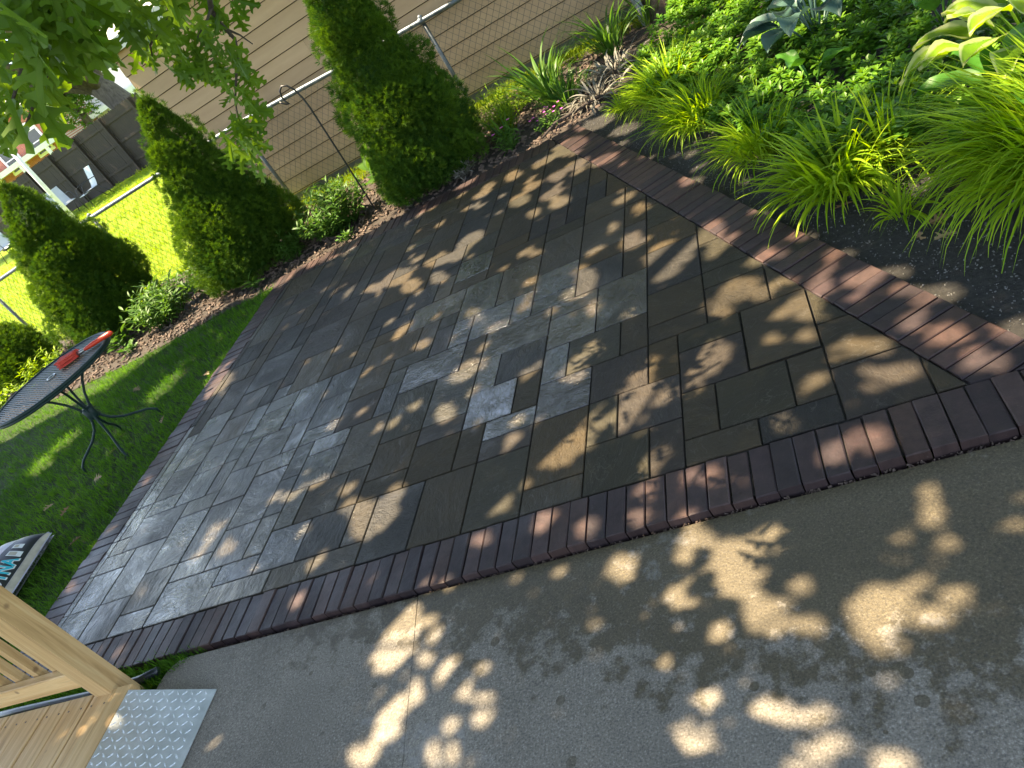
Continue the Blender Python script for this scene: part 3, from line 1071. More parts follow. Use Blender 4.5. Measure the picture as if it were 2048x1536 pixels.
tag(o, 'silver diamond tread plate bridging the deck and the concrete', 'metal plate')

m = MB()
m.tube([(-4.6, 1.57, 0.0), (-3.9, 1.56, 0.0), (-3.3, 1.545, 0.0), (-3.05, 1.56, 0.002), (-2.965, 1.585, 0.0)], 0.019, 10)
o = m.build('drain_pipe', simple_mat('black_pipe', (0.02, 0.024, 0.03), 0.3), None, True)
tag(o, 'thin black drain pipe lying in the grass beside the deck post', 'pipe')

# ------------------------------------------------------------------ foliage tools
def blades(N, base, azim, e0, droop, L, w, seg=6, twist=0.3):
    """N arching strap leaves: returns V, sizes, loops, per-vertex along value"""
    base = np.asarray(base, float); azim = np.asarray(azim); e0 = np.asarray(e0); droop = np.asarray(droop); L = np.asarray(L); w = np.asarray(w)
    s = np.linspace(0, 1, seg + 1)
    ang = e0[:, None] - droop[:, None] * s[None, :] ** 1.2
    ds = L[:, None] / seg
    hx = np.concatenate([np.zeros((N, 1)), np.cumsum(np.cos(ang[:, :-1]) * ds, 1)], 1)
    hz = np.concatenate([np.zeros((N, 1)), np.cumsum(np.sin(ang[:, :-1]) * ds, 1)], 1)
    ca, sa = np.cos(azim)[:, None], np.sin(azim)[:, None]
    cx = base[:, 0:1] + hx * ca; cyy = base[:, 1:2] + hx * sa; cz = base[:, 2:3] + hz
    prof = np.minimum(1.0, (1 - s) * 2.2) * np.minimum(1, 0.35 + s * 2.2)
    ww = w[:, None] * prof[None, :] * 0.5
    tw = twist * rng.normal(size=(N, 1))
    sx, sy = -sa * np.cos(tw), ca * np.cos(tw)
    szz = np.sin(tw)
    Lf = np.stack([cx + sx * ww, cyy + sy * ww, cz + szz * ww], -1)
    Rt = np.stack([cx - sx * ww, cyy - sy * ww, cz - szz * ww], -1)
    V = np.stack([Lf, Rt], 2).reshape(N, (seg + 1) * 2, 3)
    q = np.array([[2 * i, 2 * i + 1, 2 * i + 3, 2 * i + 2] for i in range(seg)]).ravel()
    K = (seg + 1) * 2
    loops = (q[None, :] + (np.arange(N) * K)[:, None]).ravel()
    sizes = np.full(N * seg, 4)
    return V.reshape(-1, 3), sizes, loops, K


def blade_obj(name, N, base, azim, e0, droop, L, w, mat, parent=None, seg=6, tint=None):
    V, sz, lp, K = blades(N, base, azim, e0, droop, L, w, seg)
    tn = rng.random(N) if tint is None else tint
    return mesh_np(name, V, sz, lp, mat, parent, {'tint': np.repeat(tn, K)}, True)


# lobed oak leaf, unit length along X, folded along the midrib
half = [(0.0, 0.0), (0.16, 0.025), (0.24, 0.16), (0.30, 0.20), (0.31, 0.10), (0.36, 0.06), (0.44, 0.20), (0.50, 0.38), (0.56, 0.36), (0.53, 0.22), (0.56, 0.08), (0.64, 0.09), (0.72, 0.27), (0.79, 0.30), (0.77, 0.16), (0.80, 0.07), (0.86, 0.09), (0.92, 0.13), (1.0, 0.0)]
OAKV = [(x, y, y * 0.25 - 0.25 * max(0, x - 0.45) ** 2) for x, y in half] + [(x, -y, y * 0.25 - 0.25 * max(0, x - 0.45) ** 2) for x, y in half[1:-1]]
nh = len(half)
OAKF = [tuple(range(nh)), tuple([0] + [nh - 1] + [nh + k for k in range(nh - 3, -1, -1)])]
# simple pointed leaf
def leaf_proto(wid, fold=0.2, curl=0.25, n=4, shape=0.8, tipw=0.0):
    V = []; F = []
    ss = np.linspace(0, 1, n + 1)
    for s in ss:
        ww = wid * (math.sin(math.pi * min(1, s ** shape)) ** 0.85 + tipw * s * (1 - s))
        z = -curl * s * s
        V += [(s, ww * 0.5, z + fold * ww * 0.5), (s, 0, z), (s, -ww * 0.5, z + fold * ww * 0.5)]
    for i in range(n):
        a = 3 * i
        F += [(a, a + 1, a + 4, a + 3), (a + 1, a + 2, a + 5, a + 4)]
    return V, F


LANCE = leaf_proto(0.24, 0.3, 0.35, 4, 0.85)
OVATE = leaf_proto(0.5, 0.25, 0.2, 4, 0.9)
OBOV = leaf_proto(0.46, 0.35, 0.15, 3, 1.7)

m_grass = leaf_mat('lawn_grass', (0.045, 0.130, 0.012), (0.125, 0.270, 0.028), 0.42, 0.6, spec=0.12)
m_grass_far = leaf_mat('sunny_grass', (0.13, 0.22, 0.010), (0.26, 0.34, 0.014), 0.35, 0.6, spec=0.1)
m_spruce = leaf_mat('spruce_needles', (0.026, 0.075, 0.012), (0.110, 0.205, 0.018), 0.30, 0.6, spec=0.15)
m_oak = leaf_mat('oak_leaf', (0.050, 0.115, 0.012), (0.125, 0.215, 0.022), 0.45, 0.45, spec=0.2)
m_hak = leaf_mat('golden_grass', (0.16, 0.31, 0.010), (0.38, 0.52, 0.022), 0.45, 0.5, spec=0.18)
m_strap = leaf_mat('strap_leaf', (0.040, 0.115, 0.015), (0.115, 0.230, 0.032), 0.35, 0.4, spec=0.25)
m_pachy = leaf_mat('pachysandra_leaf', (0.035, 0.130, 0.010), (0.165, 0.310, 0.026), 0.35, 0.38, spec=0.25)
m_per = leaf_mat('perennial_leaf', (0.035, 0.100, 0.014), (0.105, 0.210, 0.032), 0.35, 0.45, spec=0.2)
m_lime = leaf_mat('lime_leaf', (0.11, 0.22, 0.012), (0.26, 0.38, 0.022), 0.40, 0.5, spec=0.15)
m_hosta_b = leaf_mat('blue_hosta_leaf', (0.040, 0.090, 0.070), (0.090, 0.155, 0.130), 0.12, 0.42, spec=0.35)
m_hosta_y = leaf_mat('gold_hosta_leaf', (0.130, 0.260, 0.012), (0.240, 0.370, 0.020), 0.40, 0.40, margin=(0.44, 0.50, 0.20), spec=0.2)
m_hosta_g = leaf_mat('green_hosta_leaf', (0.045, 0.150, 0.016), (0.090, 0.220, 0.030), 0.30, 0.40, spec=0.2)
m_dry = leaf_mat('dry_fronds', (0.10, 0.09, 0.07), (0.26, 0.25, 0.21), 0.10, 0.6)
m_bark = None


def bark_mat(name, a, b):
    t = NT(name)
    co = t.obj()
    mp = t.n('Mapping', {'Vector': co, 'Scale': (1, 1, 0.25)})
    n1 = t.noise(9.0, 8, 0.7, mp, 0.6)
    c = t.ramp(n1, [(0.35, a), (0.65, b)])
    return t.done(t.principled(Base_Color=c, Roughness=0.9, Normal=t.bump(n1, 1.0, 0.05)))


m_bark = bark_mat('oak_bark', (0.045, 0.036, 0.030), (0.13, 0.11, 0.09))
m_twig = bark_mat('oak_twig', (0.035, 0.026, 0.022), (0.075, 0.058, 0.048))

# ------------------------------------------------------------------ lawn grass
def tuft_field(name, pts, h, w, mat, n_per, tints=None):
    N = len(pts) * n_per
    base = np.repeat(pts, n_per, 0) + np.c_[rng.normal(0, 0.012, (N, 2)), np.zeros(N)]
    return blade_obj(name, N, base, rng.random(N) * 6.283, rng.uniform(0.75, 1.5, N), rng.uniform(0.2, 1.5, N), h * rng.uniform(0.55, 1.25, N), w * rng.uniform(0.7, 1.3, N), mat, None, 2,
                     None if tints is None else np.repeat(tints, n_per))


def sample_poly(P, n):
    P_ = np.array(P)
    out = []
    got = 0
    while got < n:
        q = rng.uniform(P_.min(0), P_.max(0), (n * 2, 2))
        q = q[inpoly(q[:, 0], q[:, 1], P)]
        out.append(q); got += len(q)
    return np.concatenate(out)[:n]


LAWN_A = [(-6.6, 1.4), (-4.33, 1.4), (-4.30, 5.66), (-5.2, 5.62), (-6.0, 5.56), (-6.6, 5.58)]
LAWN_B = [(-9.8, 2.5), (-6.6, 2.5), (-6.6, 5.58), (-7.6, 5.62), (-9.8, 5.7)]
LAWN_C = [(-4.33, 1.4), (-2.96, 1.4), (-2.93, 1.56), (-2.72, 1.652), (-4.33, 1.652)]
pa = sample_poly(LAWN_A, 9500); pb = sample_poly(LAWN_B, 4200); pc_ = sample_poly(LAWN_C, 1900)
edge = np.c_[rng.normal(-4.325, 0.018, 700), rng.uniform(1.7, 5.6, 700)]
gp = np.concatenate([pa, pb, pc_, edge])
gz = np.c_[gp, np.full(len(gp), -0.042)]
tn = np.clip(0.45 + 0.35 * np.sin(gp[:, 0] * 2.3 + 1.0) * np.cos(gp[:, 1] * 1.9) + rng.normal(0, 0.2, len(gp)), 0, 1)
o = tuft_field('grass', gz, 0.062, 0.0042, m_grass, 4, tn)
tag(o, 'short green lawn grass beside the patio', 'grass', kind='stuff')
# the neighbour's sunlit lawn, thinning with distance
NF = 15000
az_ = rng.uniform(rad(-62), rad(-26), NF)
dd = 1.0 / rng.uniform(1 / 36.0, 1 / 8.2, NF)
gx, gy = dd * np.sin(az_), dd * np.cos(az_)
keep = (gy > 7.6) & ~((gx > -6.25) & (gy > 8.28)) & ((gy < 26.6 - 0.32 * (gx + 21)))
gx, gy, dd = gx[keep], gy[keep], dd[keep]
sc = np.clip(dd / 11.0, 0.8, 3.0)
n_per = 4
N = len(gx) * n_per
base = np.c_[np.repeat(gx, n_per) + rng.normal(0, 0.03, N) * np.repeat(sc, n_per), np.repeat(gy, n_per) + rng.normal(0, 0.03, N) * np.repeat(sc, n_per), np.full(N, -0.078)]
o = blade_obj('far_grass', N, base, rng.random(N) * 6.283, rng.uniform(0.7, 1.5, N), rng.uniform(0.2, 1.4, N), 0.075 * rng.uniform(0.6, 1.3, N) * np.repeat(sc ** 0.6, n_per), 0.008 * np.repeat(sc, n_per), m_grass_far, None, 2)
tag(o, 'bright sunlit grass of the yard beyond the wire fence', 'grass', kind='stuff')
# bright tufts between fence and garage wall
gx = rng.uniform(-6.1, 1.0, 1500); gy = rng.uniform(7.62, 8.20, 1500)
N = len(gx) * 4
base = np.c_[np.repeat(gx, 4) + rng.normal(0, 0.02, N), np.repeat(gy, 4) + rng.normal(0, 0.015, N), np.full(N, -0.05)]
o = blade_obj('strip_grass', N, base, rng.random(N) * 6.283, rng.uniform(0.8, 1.5, N), rng.uniform(0.2, 1.2, N), 0.11 * rng.uniform(0.5, 1.2, N), 0.007 * np.ones(N), m_grass_far, None, 2)
tag(o, 'strip of yellow green grass at the foot of the tan wall', 'grass', kind='stuff')

# wood chips, gravel
m_chip = simple_mat('bark_chips', (0.115, 0.080, 0.060), 0.85, var=0.6, scale=9)
m_grav = simple_mat('pale_gravel', (0.15, 0.145, 0.135), 0.85, var=0.6, scale=30)


def chips(name, P, n, z, size, mat, label, flat=0.25):
    q = sample_poly(P, n)
    pv = np.array([(-1, -0.35, -0.3), (1, -0.4, -0.3), (0.9, 0.35, -0.3), (-0.8, 0.4, -0.3), (-0.8, -0.25, 0.3), (0.85, -0.3, 0.3), (0.75, 0.25, 0.3), (-0.7, 0.3, 0.3)]) * np.array([1, 1, flat / 0.3])
    pf = [(4, 5, 6, 7), (0, 1, 5, 4), (1, 2, 6, 5), (2, 3, 7, 6), (3, 0, 4, 7)]
    a = rng.random(n) * 6.283
    d = np.c_[np.cos(a), np.sin(a), rng.normal(0, 0.35, n)]
    u = np.c_[rng.normal(0, 0.4, (n, 2)), np.ones(n)]
    s = size * rng.uniform(0.4, 1.4, n)
    o = scatter(name, pv, pf, frames(np.c_[q, z + s * 0.2], d, u, s), rng.random(n), mat)
    return tag(o, label, 'mulch' if 'mulch' in name else 'gravel', kind='stuff')


chips('mulch', [(-9, 5.72), (-7, 5.64), (-5.6, 5.64), (-4.3, 5.74), (-1.3, 5.76), (-0.8, 6.6), (-1.0, 7.8), (-9, 7.8)], 6500, -0.030, 0.022, m_chip, 'brown bark mulch covering the back flower bed')
chips('gravel', [(-1.35, 5.75), (0.33, 1.95), (0.75, 1.6), (1.5, 1.6), (0.6, 3.2), (-0.6, 5.4), (-0.9, 6.3)], 5200, -0.027, 0.0032, m_grav, 'grey sandy gravel beside the slanting brick edge', 0.5)
chips('edge_gravel', [(-4.42, 1.7), (-4.30, 1.7), (-4.30, 5.6), (-4.34, 5.6)], 260, -0.030, 0.006, m_grav, 'pale gravel crumbs along the left brick edge', 0.5)
chips('slab_gravel', [(-2.7, 1.638), (0.7, 1.628), (0.7, 1.655), (-2.7, 1.655)], 700, -0.034, 0.005, m_chip, 'dark grit in the gap between bricks and concrete', 0.5)

# ------------------------------------------------------------------ clipped conical evergreens
def evergreen(name, label, x, y, H_, R_b, seed, n_lump=95, n_spray=11000, lean=(0, 0)):
    r = np.random.default_rng(seed)
    t = thing(name, label, 'evergreen', (x, y, 0), 0, 'conical evergreens in front of the wire fence')
    m = MB()
    m.tube([(0, 0, -0.05), (lean[0] * 0.2, lean[1] * 0.2, H_ * 0.25), (lean[0] * 0.7, lean[1] * 0.7, H_ * 0.75)], [0.05, 0.045, 0.015], 7)
    m.build('trunk', m_bark, t, True)
    prof = lambda f: R_b * np.minimum(1.0, 0.84 + f * 1.5) * np.clip(1 - f, 0, 1) ** 0.66
    # clumps over a cone
    f = r.beta(1.0, 1.35, n_lump) * 0.97
    f[:6] = np.linspace(0.86, 1.0, 6)
    a = r.random(n_lump) * 6.283
    rad_l = np.clip(prof(f) * 0.42, 0.045, 0.22) * r.uniform(0.75, 1.2, n_lump)
    rr = np.maximum(prof(f) - rad_l * 0.72, 0) * r.uniform(0.84, 1.14, n_lump)
    LC = np.c_[rr * np.cos(a) + lean[0] * f, rr * np.sin(a) + lean[1] * f, f * (H_ - 0.06) + 0.06]
    w = rad_l ** 2; w /= w.sum()
    k = r.choice(n_lump, n_spray, p=w)
    d = r.normal(size=(n_spray, 3)); d /= np.linalg.norm(d, axis=1, keepdims=True)
    P = LC[k] + d * (rad_l[k] * r.uniform(0.82, 1.04, n_spray))[:, None]
    fz = np.clip(P[:, 2] / H_, 0, 1)
    out = np.hypot(P[:, 0] - lean[0] * fz, P[:, 1] - lean[1] * fz) > prof(fz) * 0.55
    # finer growth filling the cone between the clumps
    nb = n_spray // 2
    fb = r.beta(1.0, 1.4, nb); ab = r.random(nb) * 6.283
    qb = prof(fb) * r.uniform(0.66, 0.82, nb)
    Pb = np.c_[qb * np.cos(ab) + lean[0] * fb, qb * np.sin(ab) + lean[1] * fb, fb * (H_ - 0.03)]
    db = np.c_[np.cos(ab), np.sin(ab), np.full(nb, 0.4)]
    P = np.concatenate([P, Pb]); d = np.concatenate([d, db]); k = np.concatenate([k, r.integers(0, n_lump, nb)])
    fz = np.concatenate([fz, fb]); out = np.concatenate([out, np.ones(nb, bool)])
    ok = (P[:, 2] > 0.015) & (out | (fz > 0.85))
    P, d, k = P[ok], d[ok], k[ok]
    n = len(P)
    c = P.copy(); c[:, 2] = 0; c /= np.maximum(np.linalg.norm(c, axis=1, keepdims=True), 1e-4)
    dr = d * 0.75 + c * 0.35 + np.array([0, 0, 0.50]) + r.normal(0, 0.22, (n, 3))
    pv = []; pf = []
    for q in range(7):
        an = -1.05 + 0.35 * q
        l = 1.0 - 0.45 * abs(q - 3) / 3
        ex, ey = math.cos(an) * l, math.sin(an) * l
        nx, ny = -math.sin(an) * 0.062, math.cos(an) * 0.062
        b = len(pv)
        zt = 0.16 * ((q % 3) - 1)
        pv += [(0, 0, 0), (ex * 0.5 + nx, ey * 0.5 + ny, zt), (ex, ey, zt * 1.6), (ex * 0.5 - nx, ey * 0.5 - ny, zt)]
        pf.append((b, b + 1, b + 2, b + 3))
    s = r.uniform(0.030, 0.056, n)
    lump_t = r.uniform(0.15, 0.75, n_lump)
    tint = np.clip(lump_t[k] + r.normal(0, 0.18, n), 0, 1)
    scatter('foliage', pv, pf, frames(P, dr, r.normal(size=(n, 3)), s), tint, m_spruce, t)
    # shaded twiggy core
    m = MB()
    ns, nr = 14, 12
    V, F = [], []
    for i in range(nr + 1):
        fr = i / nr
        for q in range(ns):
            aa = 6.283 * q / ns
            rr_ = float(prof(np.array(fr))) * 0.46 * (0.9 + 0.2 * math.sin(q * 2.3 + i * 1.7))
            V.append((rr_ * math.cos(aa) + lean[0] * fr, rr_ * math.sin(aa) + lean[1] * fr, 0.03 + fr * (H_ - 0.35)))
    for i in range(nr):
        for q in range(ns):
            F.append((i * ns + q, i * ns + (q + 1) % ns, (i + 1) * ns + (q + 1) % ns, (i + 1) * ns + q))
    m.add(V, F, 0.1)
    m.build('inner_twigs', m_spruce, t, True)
    return t


evergreen('conical_evergreen', 'sunlit conical evergreen behind the green table, leftmost of the three', -7.22, 6.85, 1.88, 0.72, 3, 80, 30000, (0.10, 0))
evergreen('conical_evergreen', 'dark conical evergreen left of the shepherd hook, middle of the three', -4.84, 6.42, 1.80, 0.63, 8, 80, 27000, (0.12, 0))
evergreen('conical_evergreen', 'tallest conical evergreen right of the shepherd hook reaching above the picture', -2.66, 6.30, 2.25, 0.55, 21, 95, 27000, (0.03, 0.0))
sh = evergreen('round_shrub', 'low round sunlit shrub at the left picture edge behind the table', -9.0, 6.85, 0.80, 0.52, 5, 80, 11000)
sh['category'] = 'shrub'; sh['group'] = 'low shrubs in the back bed'


# ------------------------------------------------------------------ golden forest grass
def hakone(x, y, R_, n, seed, label, lean=(-0.2, -0.3), L0=0.30, w0=0.0085):
    global rng
    r = np.random.default_rng(seed)
    t = thing('golden_grass_clump', label, 'ornamental grass', (x, y, -0.02), 0, 'golden grass clumps along the slanting edge')
    n = int(n * 1.35)
    a = r.random(n) * 6.283
    q = np.sqrt(r.random(n)) * R_ * 0.5
    ca = np.cos(a) + lean[0] * 1.2; sa_ = np.sin(a) + lean[1] * 1.2
    a2 = np.arctan2(sa_, ca) + r.normal(0, 0.3, n)
    base = np.c_[q * np.cos(a), q * np.sin(a), np.zeros(n)]
    L = L0 * r.uniform(0.55, 1.25, n)
    blade_obj('leaf_blades', n, base, a2, r.uniform(0.65, 1.55, n), np.where(r.random(n) < 0.3, r.uniform(0.3, 1.0, n), r.uniform(0.9, 2.5, n)), L, w0 * r.uniform(0.6, 1.35, n), m_hak, t, 7, np.clip(r.normal(0.5, 0.25, n), 0, 1))
    m = MB()
    for k in range(int(n / 7)):
        b = base[k]; ln = L[k] * 0.75
        m.tube([b, b + np.array([math.cos(a2[k]) * ln * 0.25, math.sin(a2[k]) * ln * 0.25, ln * 0.55]), b + np.array([math.cos(a2[k]) * ln * 0.7, math.sin(a2[k]) * ln * 0.7, ln * 0.62])], [0.0014, 0.0012, 0.0008], 3, 0.4)
    m.build('stalk', m_hak, t)
    return t


hakone(-0.58, 5.42, 0.30, 420, 1, 'golden grass clump at the back corner next to the dry fronds', (-0.3, -0.3), 0.34)
hakone(-0.92, 5.62, 0.10, 60, 2, 'tiny yellow grass tuft nearest the far brick corner', (-0.1, -0.3), 0.17)
hakone(-0.40, 4.72, 0.26, 330, 3, 'golden grass clump second from the back corner, arching over bare soil', (-0.4, -0.4), 0.34)
hakone(-0.12, 3.93, 0.22, 260, 4, 'upright golden grass clump midway along the slanting brick edge', (-0.2, -0.4), 0.33)
hakone(0.13, 3.28, 0.24, 300, 5, 'golden grass clump with broad blades hanging over the brick edge', (-0.4, -0.4), 0.34, 0.012)
hakone(0.36, 3.33, 0.20, 170, 6, 'loose golden grass clump behind the broad bladed one', (0.1, -0.2), 0.36, 0.011)
hakone(0.29, 2.88, 0.08, 34, 7, 'sparse little grass tuft alone on the bare soil by the bricks', (0.0, -0.4), 0.16, 0.010)
hakone(0.86, 2.78, 0.42, 900, 8, 'largest golden grass clump spilling over grey soil at the right picture edge', (-0.55, -0.5), 0.50, 0.011)
hakone(1.02, 2.38, 0.28, 420, 9, 'golden grass clump half cut off by the right picture edge', (-0.5, -0.3), 0.42, 0.010)

# ------------------------------------------------------------------ pachysandra carpet
CARP = [(-0.78, 5.75), (-0.60, 5.2), (-0.36, 4.55), (-0.12, 3.95), (0.10, 3.40), (0.45, 3.10), (0.75, 3.35), (1.1, 3.35), (2.1, 3.2), (2.6, 4.4), (2.8, 6.5), (1.5, 8.0), (-0.1, 8.0), (-0.6, 6.8)]
HOLE = [(0.72, 3.95), (0.95, 3.8), (1.5, 4.0), (1.7, 5.0), (1.3, 5.4), (0.95, 4.9)]
q = sample_poly(CARP, 3300)
q = q[~inpoly(q[:, 0], q[:, 1], HOLE)]
n = len(q)
hts = 0.13 + 0.05 * np.sin(q[:, 0] * 5) * np.cos(q[:, 1] * 4) + rng.normal(0, 0.018, n)
pos = []; drs = []; sc_ = []; tn = []
for i in range(n):
    hz = hts[i]
    pt = np.clip(rng.normal(0.38, 0.16), 0, 1)
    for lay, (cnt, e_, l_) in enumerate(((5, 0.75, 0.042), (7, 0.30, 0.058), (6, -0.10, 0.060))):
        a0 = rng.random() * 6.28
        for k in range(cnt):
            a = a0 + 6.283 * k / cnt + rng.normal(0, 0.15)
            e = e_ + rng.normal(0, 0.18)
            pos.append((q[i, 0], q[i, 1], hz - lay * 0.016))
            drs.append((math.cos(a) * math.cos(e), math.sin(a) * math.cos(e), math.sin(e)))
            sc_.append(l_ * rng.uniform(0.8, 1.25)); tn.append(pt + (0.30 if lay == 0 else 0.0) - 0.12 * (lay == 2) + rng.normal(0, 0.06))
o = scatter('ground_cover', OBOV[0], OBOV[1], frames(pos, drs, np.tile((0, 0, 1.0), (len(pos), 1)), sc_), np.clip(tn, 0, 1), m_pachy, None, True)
tag(o, 'low carpet of glossy green whorled leaves filling the right bed', 'ground cover', kind='stuff')

# ------------------------------------------------------------------ hostas
def hosta_leaf_mesh(m, Vt, base, az, e0, L, w, droop, edges, tint, nseg=8, nw=6):
    V = []; F = []
    b = len(m['v'])
    stem = L * 0.55
    ca, sa = math.cos(az), math.sin(az)
    p = np.array([0.0, 0.0]); ang = e0
    pts = []
    for i in range(nseg + 1):
        s = i / nseg
        pts.append((p.copy(), ang))
        ang = e0 - droop * (s ** 1.1)
        p = p + np.array([math.cos(ang), math.sin(ang)]) * L / nseg
    for i, (pp, an) in enumerate(pts):
        s = i / nseg
        ww = w * (math.sin(math.pi * min(1, s ** 0.72)) ** 0.8 + 0.02 * (1 - s)) * 0.5
        if i == nseg: ww = 0.002
        for k in range(nw + 1):
            c = -1 + 2 * k / nw
            rib = 0.006 * math.cos(c * 14) * (1 - s)
            cup = 0.22 * w * (c * c) * math.sin(math.pi * s) + rib + 0.010 * math.sin(s * 9 + k + az * 5)
            x, z = pp[0] - math.sin(an) * cup * 0.5, pp[1] + math.cos(an) * cup
            y = c * ww
            m['v'].append((base[0] + x * ca - y * sa, base[1] + x * sa + y * ca, base[2] + z))
            m['e'].append(max(abs(c), s ** 3)); m['t'].append(tint)
    for i in range(nseg):
        for k in range(nw):
            a = b + i * (nw + 1) + k
            m['f'].append((a, a + 1, a + nw + 2, a + nw + 1))


def hosta(x, y, label, mat, leaves, zb=0.0):
    t = thing('hosta', label, 'hosta', (x, y, zb), 0)
    st = MB()
    for (az, e0, L, w, droop, h, rr, tint) in leaves:
        m = dict(v=[], f=[], e=[], t=[])
        bx, by = math.cos(az) * rr, math.sin(az) * rr
        hosta_leaf_mesh(m, None, (bx, by, h), az, e0, L, w, droop, None, tint)
        sizes = [len(f) for f in m['f']]; loops = [i for f in m['f'] for i in f]
        mesh_np('leaf', m['v'], sizes, loops, mat, t, {'tint': m['t'], 'edge': m['e']}, True)
        st.tube([(0, 0, -0.05), (bx * 0.5, by * 0.5, h * 0.6), (bx, by, h)], [0.008, 0.006, 0.005], 5, tint)
    st.build('leaf_stalk', mat, t, True)
    return t


R4 = random.Random(4)
def hl(n, L, w, h, rr, e=0.35, dr=1.1, a0=0.0, spread=6.283):
    return [(a0 + spread * k / n + R4.gauss(0, 0.14), e + R4.gauss(0, 0.15), L * R4.uniform(0.8, 1.15), w * R4.uniform(0.85, 1.1), dr * R4.uniform(0.8, 1.2), h * R4.uniform(0.8, 1.2), rr * R4.uniform(0.7, 1.2), R4.random()) for k in range(n)]


hosta(0.34, 4.78, 'blue grey hosta with big waxy leaves at the top of the green carpet', m_hosta_b, hl(10, 0.25, 0.17, 0.28, 0.15) + hl(7, 0.21, 0.15, 0.36, 0.07, 0.7))
hosta(0.98, 3.50, 'gold green hosta with pale leaf margins at the upper right picture corner', m_hosta_y, hl(13, 0.25, 0.14, 0.24, 0.20, 0.40, 1.0) + hl(10, 0.22, 0.13, 0.33, 0.11, 0.8, 0.9))
hosta(0.86, 4.35, 'plain green hosta with upright leaves near the bare dark mulch', m_hosta_g, hl(6, 0.26, 0.12, 0.16, 0.08, 0.9, 0.8))
hosta(0.22, 4.28, 'single green hosta seedling with few broad leaves poking out of the carpet', m_hosta_g, hl(3, 0.15, 0.09, 0.17, 0.05, 0.6, 0.9))
hosta(0.80, 3.12, 'green hosta partly hidden under the largest golden grass', m_hosta_g, hl(7, 0.24, 0.12, 0.18, 0.10, 0.5, 1.0))

# ------------------------------------------------------------------ strap-leaved and leafy perennials of the back bed
def strap(x, y, label, n, L, w, mat=None, e=(0.9, 1.5), dr=(0.5, 1.9), seed=0, R_=0.12, cat='perennial', name='daylily'):
    r = np.random.default_rng(seed + 50)
    t = thing(name, label, cat, (x, y, -0.03), 0)
    a = r.random(n) * 6.283
    base = np.c_[np.cos(a) * R_ * r.random(n), np.sin(a) * R_ * r.random(n), np.zeros(n)]
    blade_obj('leaf_blades', n, base, a + r.normal(0, 0.4, n), r.uniform(*e, n), r.uniform(*dr, n), L * r.uniform(0.55, 1.2, n), w * r.uniform(0.7, 1.2, n), mat or m_strap, t, 8, np.clip(r.normal(0.5, 0.25, n), 0, 1))
    return t


def leafy(x, y, label, h, R_, stems, per, ll, mat, proto=None, seed=0, name='leafy_perennial', cat='perennial', up=0.9, flowers=None):
    r = np.random.default_rng(seed + 200)
    t = thing(name, label, cat, (x, y, -0.03), 0)
    P, D, Sz, T = [], [], [], []
    m = MB()
    for s in range(stems):
        a = r.random() * 6.283; q = R_ * math.sqrt(r.random())
        top = np.array([math.cos(a) * q, math.sin(a) * q, h * r.uniform(0.6, 1.08) * (1 - 0.35 * (q / R_) ** 2)])
        b = np.array([math.cos(a) * q * 0.35, math.sin(a) * q * 0.35, 0])
        mid = (b + top) / 2 + r.normal(0, 0.02, 3)
        m.tube([b, mid, top], [0.003, 0.0025, 0.0015], 4, 0.4)
        tt = r.uniform(0.2, 0.8)
        for k in range(per):
            f = 0.25 + 0.75 * (k + r.random() * 0.5) / per
            p = b * (1 - f) ** 2 + mid * 2 * f * (1 - f) + top * f * f
            aa = k * 2.4 + a + r.normal(0, 0.4)
            e = up * (0.15 + 0.6 * f) + r.normal(0, 0.25)
            P.append(p); D.append((math.cos(aa) * math.cos(e), math.sin(aa) * math.cos(e), math.sin(e)))
            Sz.append(ll * r.uniform(0.6, 1.2)); T.append(np.clip(tt + r.normal(0, 0.15) + 0.2 * (f - 0.5), 0, 1))
    m.build('stem', mat, t, True)
    pr = proto or LANCE
    scatter('foliage', pr[0], pr[1], frames(P, D, np.tile((0, 0, 1.0), (len(P), 1)) + r.normal(0, 0.25, (len(P), 3)), Sz), T, mat, t, True)
    if flowers:
        fm, nf, fs = flowers
        for k in range(nf):
            a = r.random() * 6.283; q = R_ * 0.9 * math.sqrt(r.random())
            c = np.array([math.cos(a) * q, math.sin(a) * q, h * r.uniform(0.8, 1.15)])
            mm = MB()
            for j in range(5):
                aj = 6.283 * j / 5
                e = np.array([math.cos(aj), math.sin(aj), 0.25]); s_ = np.array([-math.sin(aj), math.cos(aj), 0])
                mm.add([c, c + e * fs * 0.6 + s_ * fs * 0.42, c + e * fs, c + e * fs * 0.6 - s_ * fs * 0.42], [(0, 1, 2, 3)])
            mm.build('flower', fm, t)
    return t


m_pink = simple_mat('pink_petals', (0.72, 0.12, 0.50), 0.5, var=0.15)
strap(-1.62, 6.78, 'tall strap leaved daylily by the siding wall right of the tallest evergreen', 90, 0.62, 0.020, seed=1)
strap(-1.45, 6.55, 'low bushy strap leaved clump in front of the tall daylily', 130, 0.30, 0.012, seed=2, R_=0.2)
strap(-1.05, 7.25, 'daylily with arching blades left of the wooden stump', 70, 0.58, 0.018, seed=3)
strap(-0.72, 7.6, 'dark strap leaved clump at the foot of the wooden stump', 60, 0.5, 0.014, seed=4)
strap(-1.98, 6.32, 'grey green iris with few stiff upright leaves by the pink flowers', 16, 0.34, 0.026, seed=5, R_=0.05, dr=(0.1, 0.6), name='iris')
for k_, (fx, fy, lb) in enumerate(((-1.02, 6.72, 'mound of dry grey fern fronds behind the golden grass'), (-1.18, 6.28, 'smaller flat mound of dry grey fronds near the brick corner'))):
    strap(fx, fy, lb, 150 if k_ == 0 else 90, 0.26, 0.016, m_dry, (0.3, 1.1), (0.8, 2.2), 6 + k_, 0.22, 'fern', 'dry_fern')
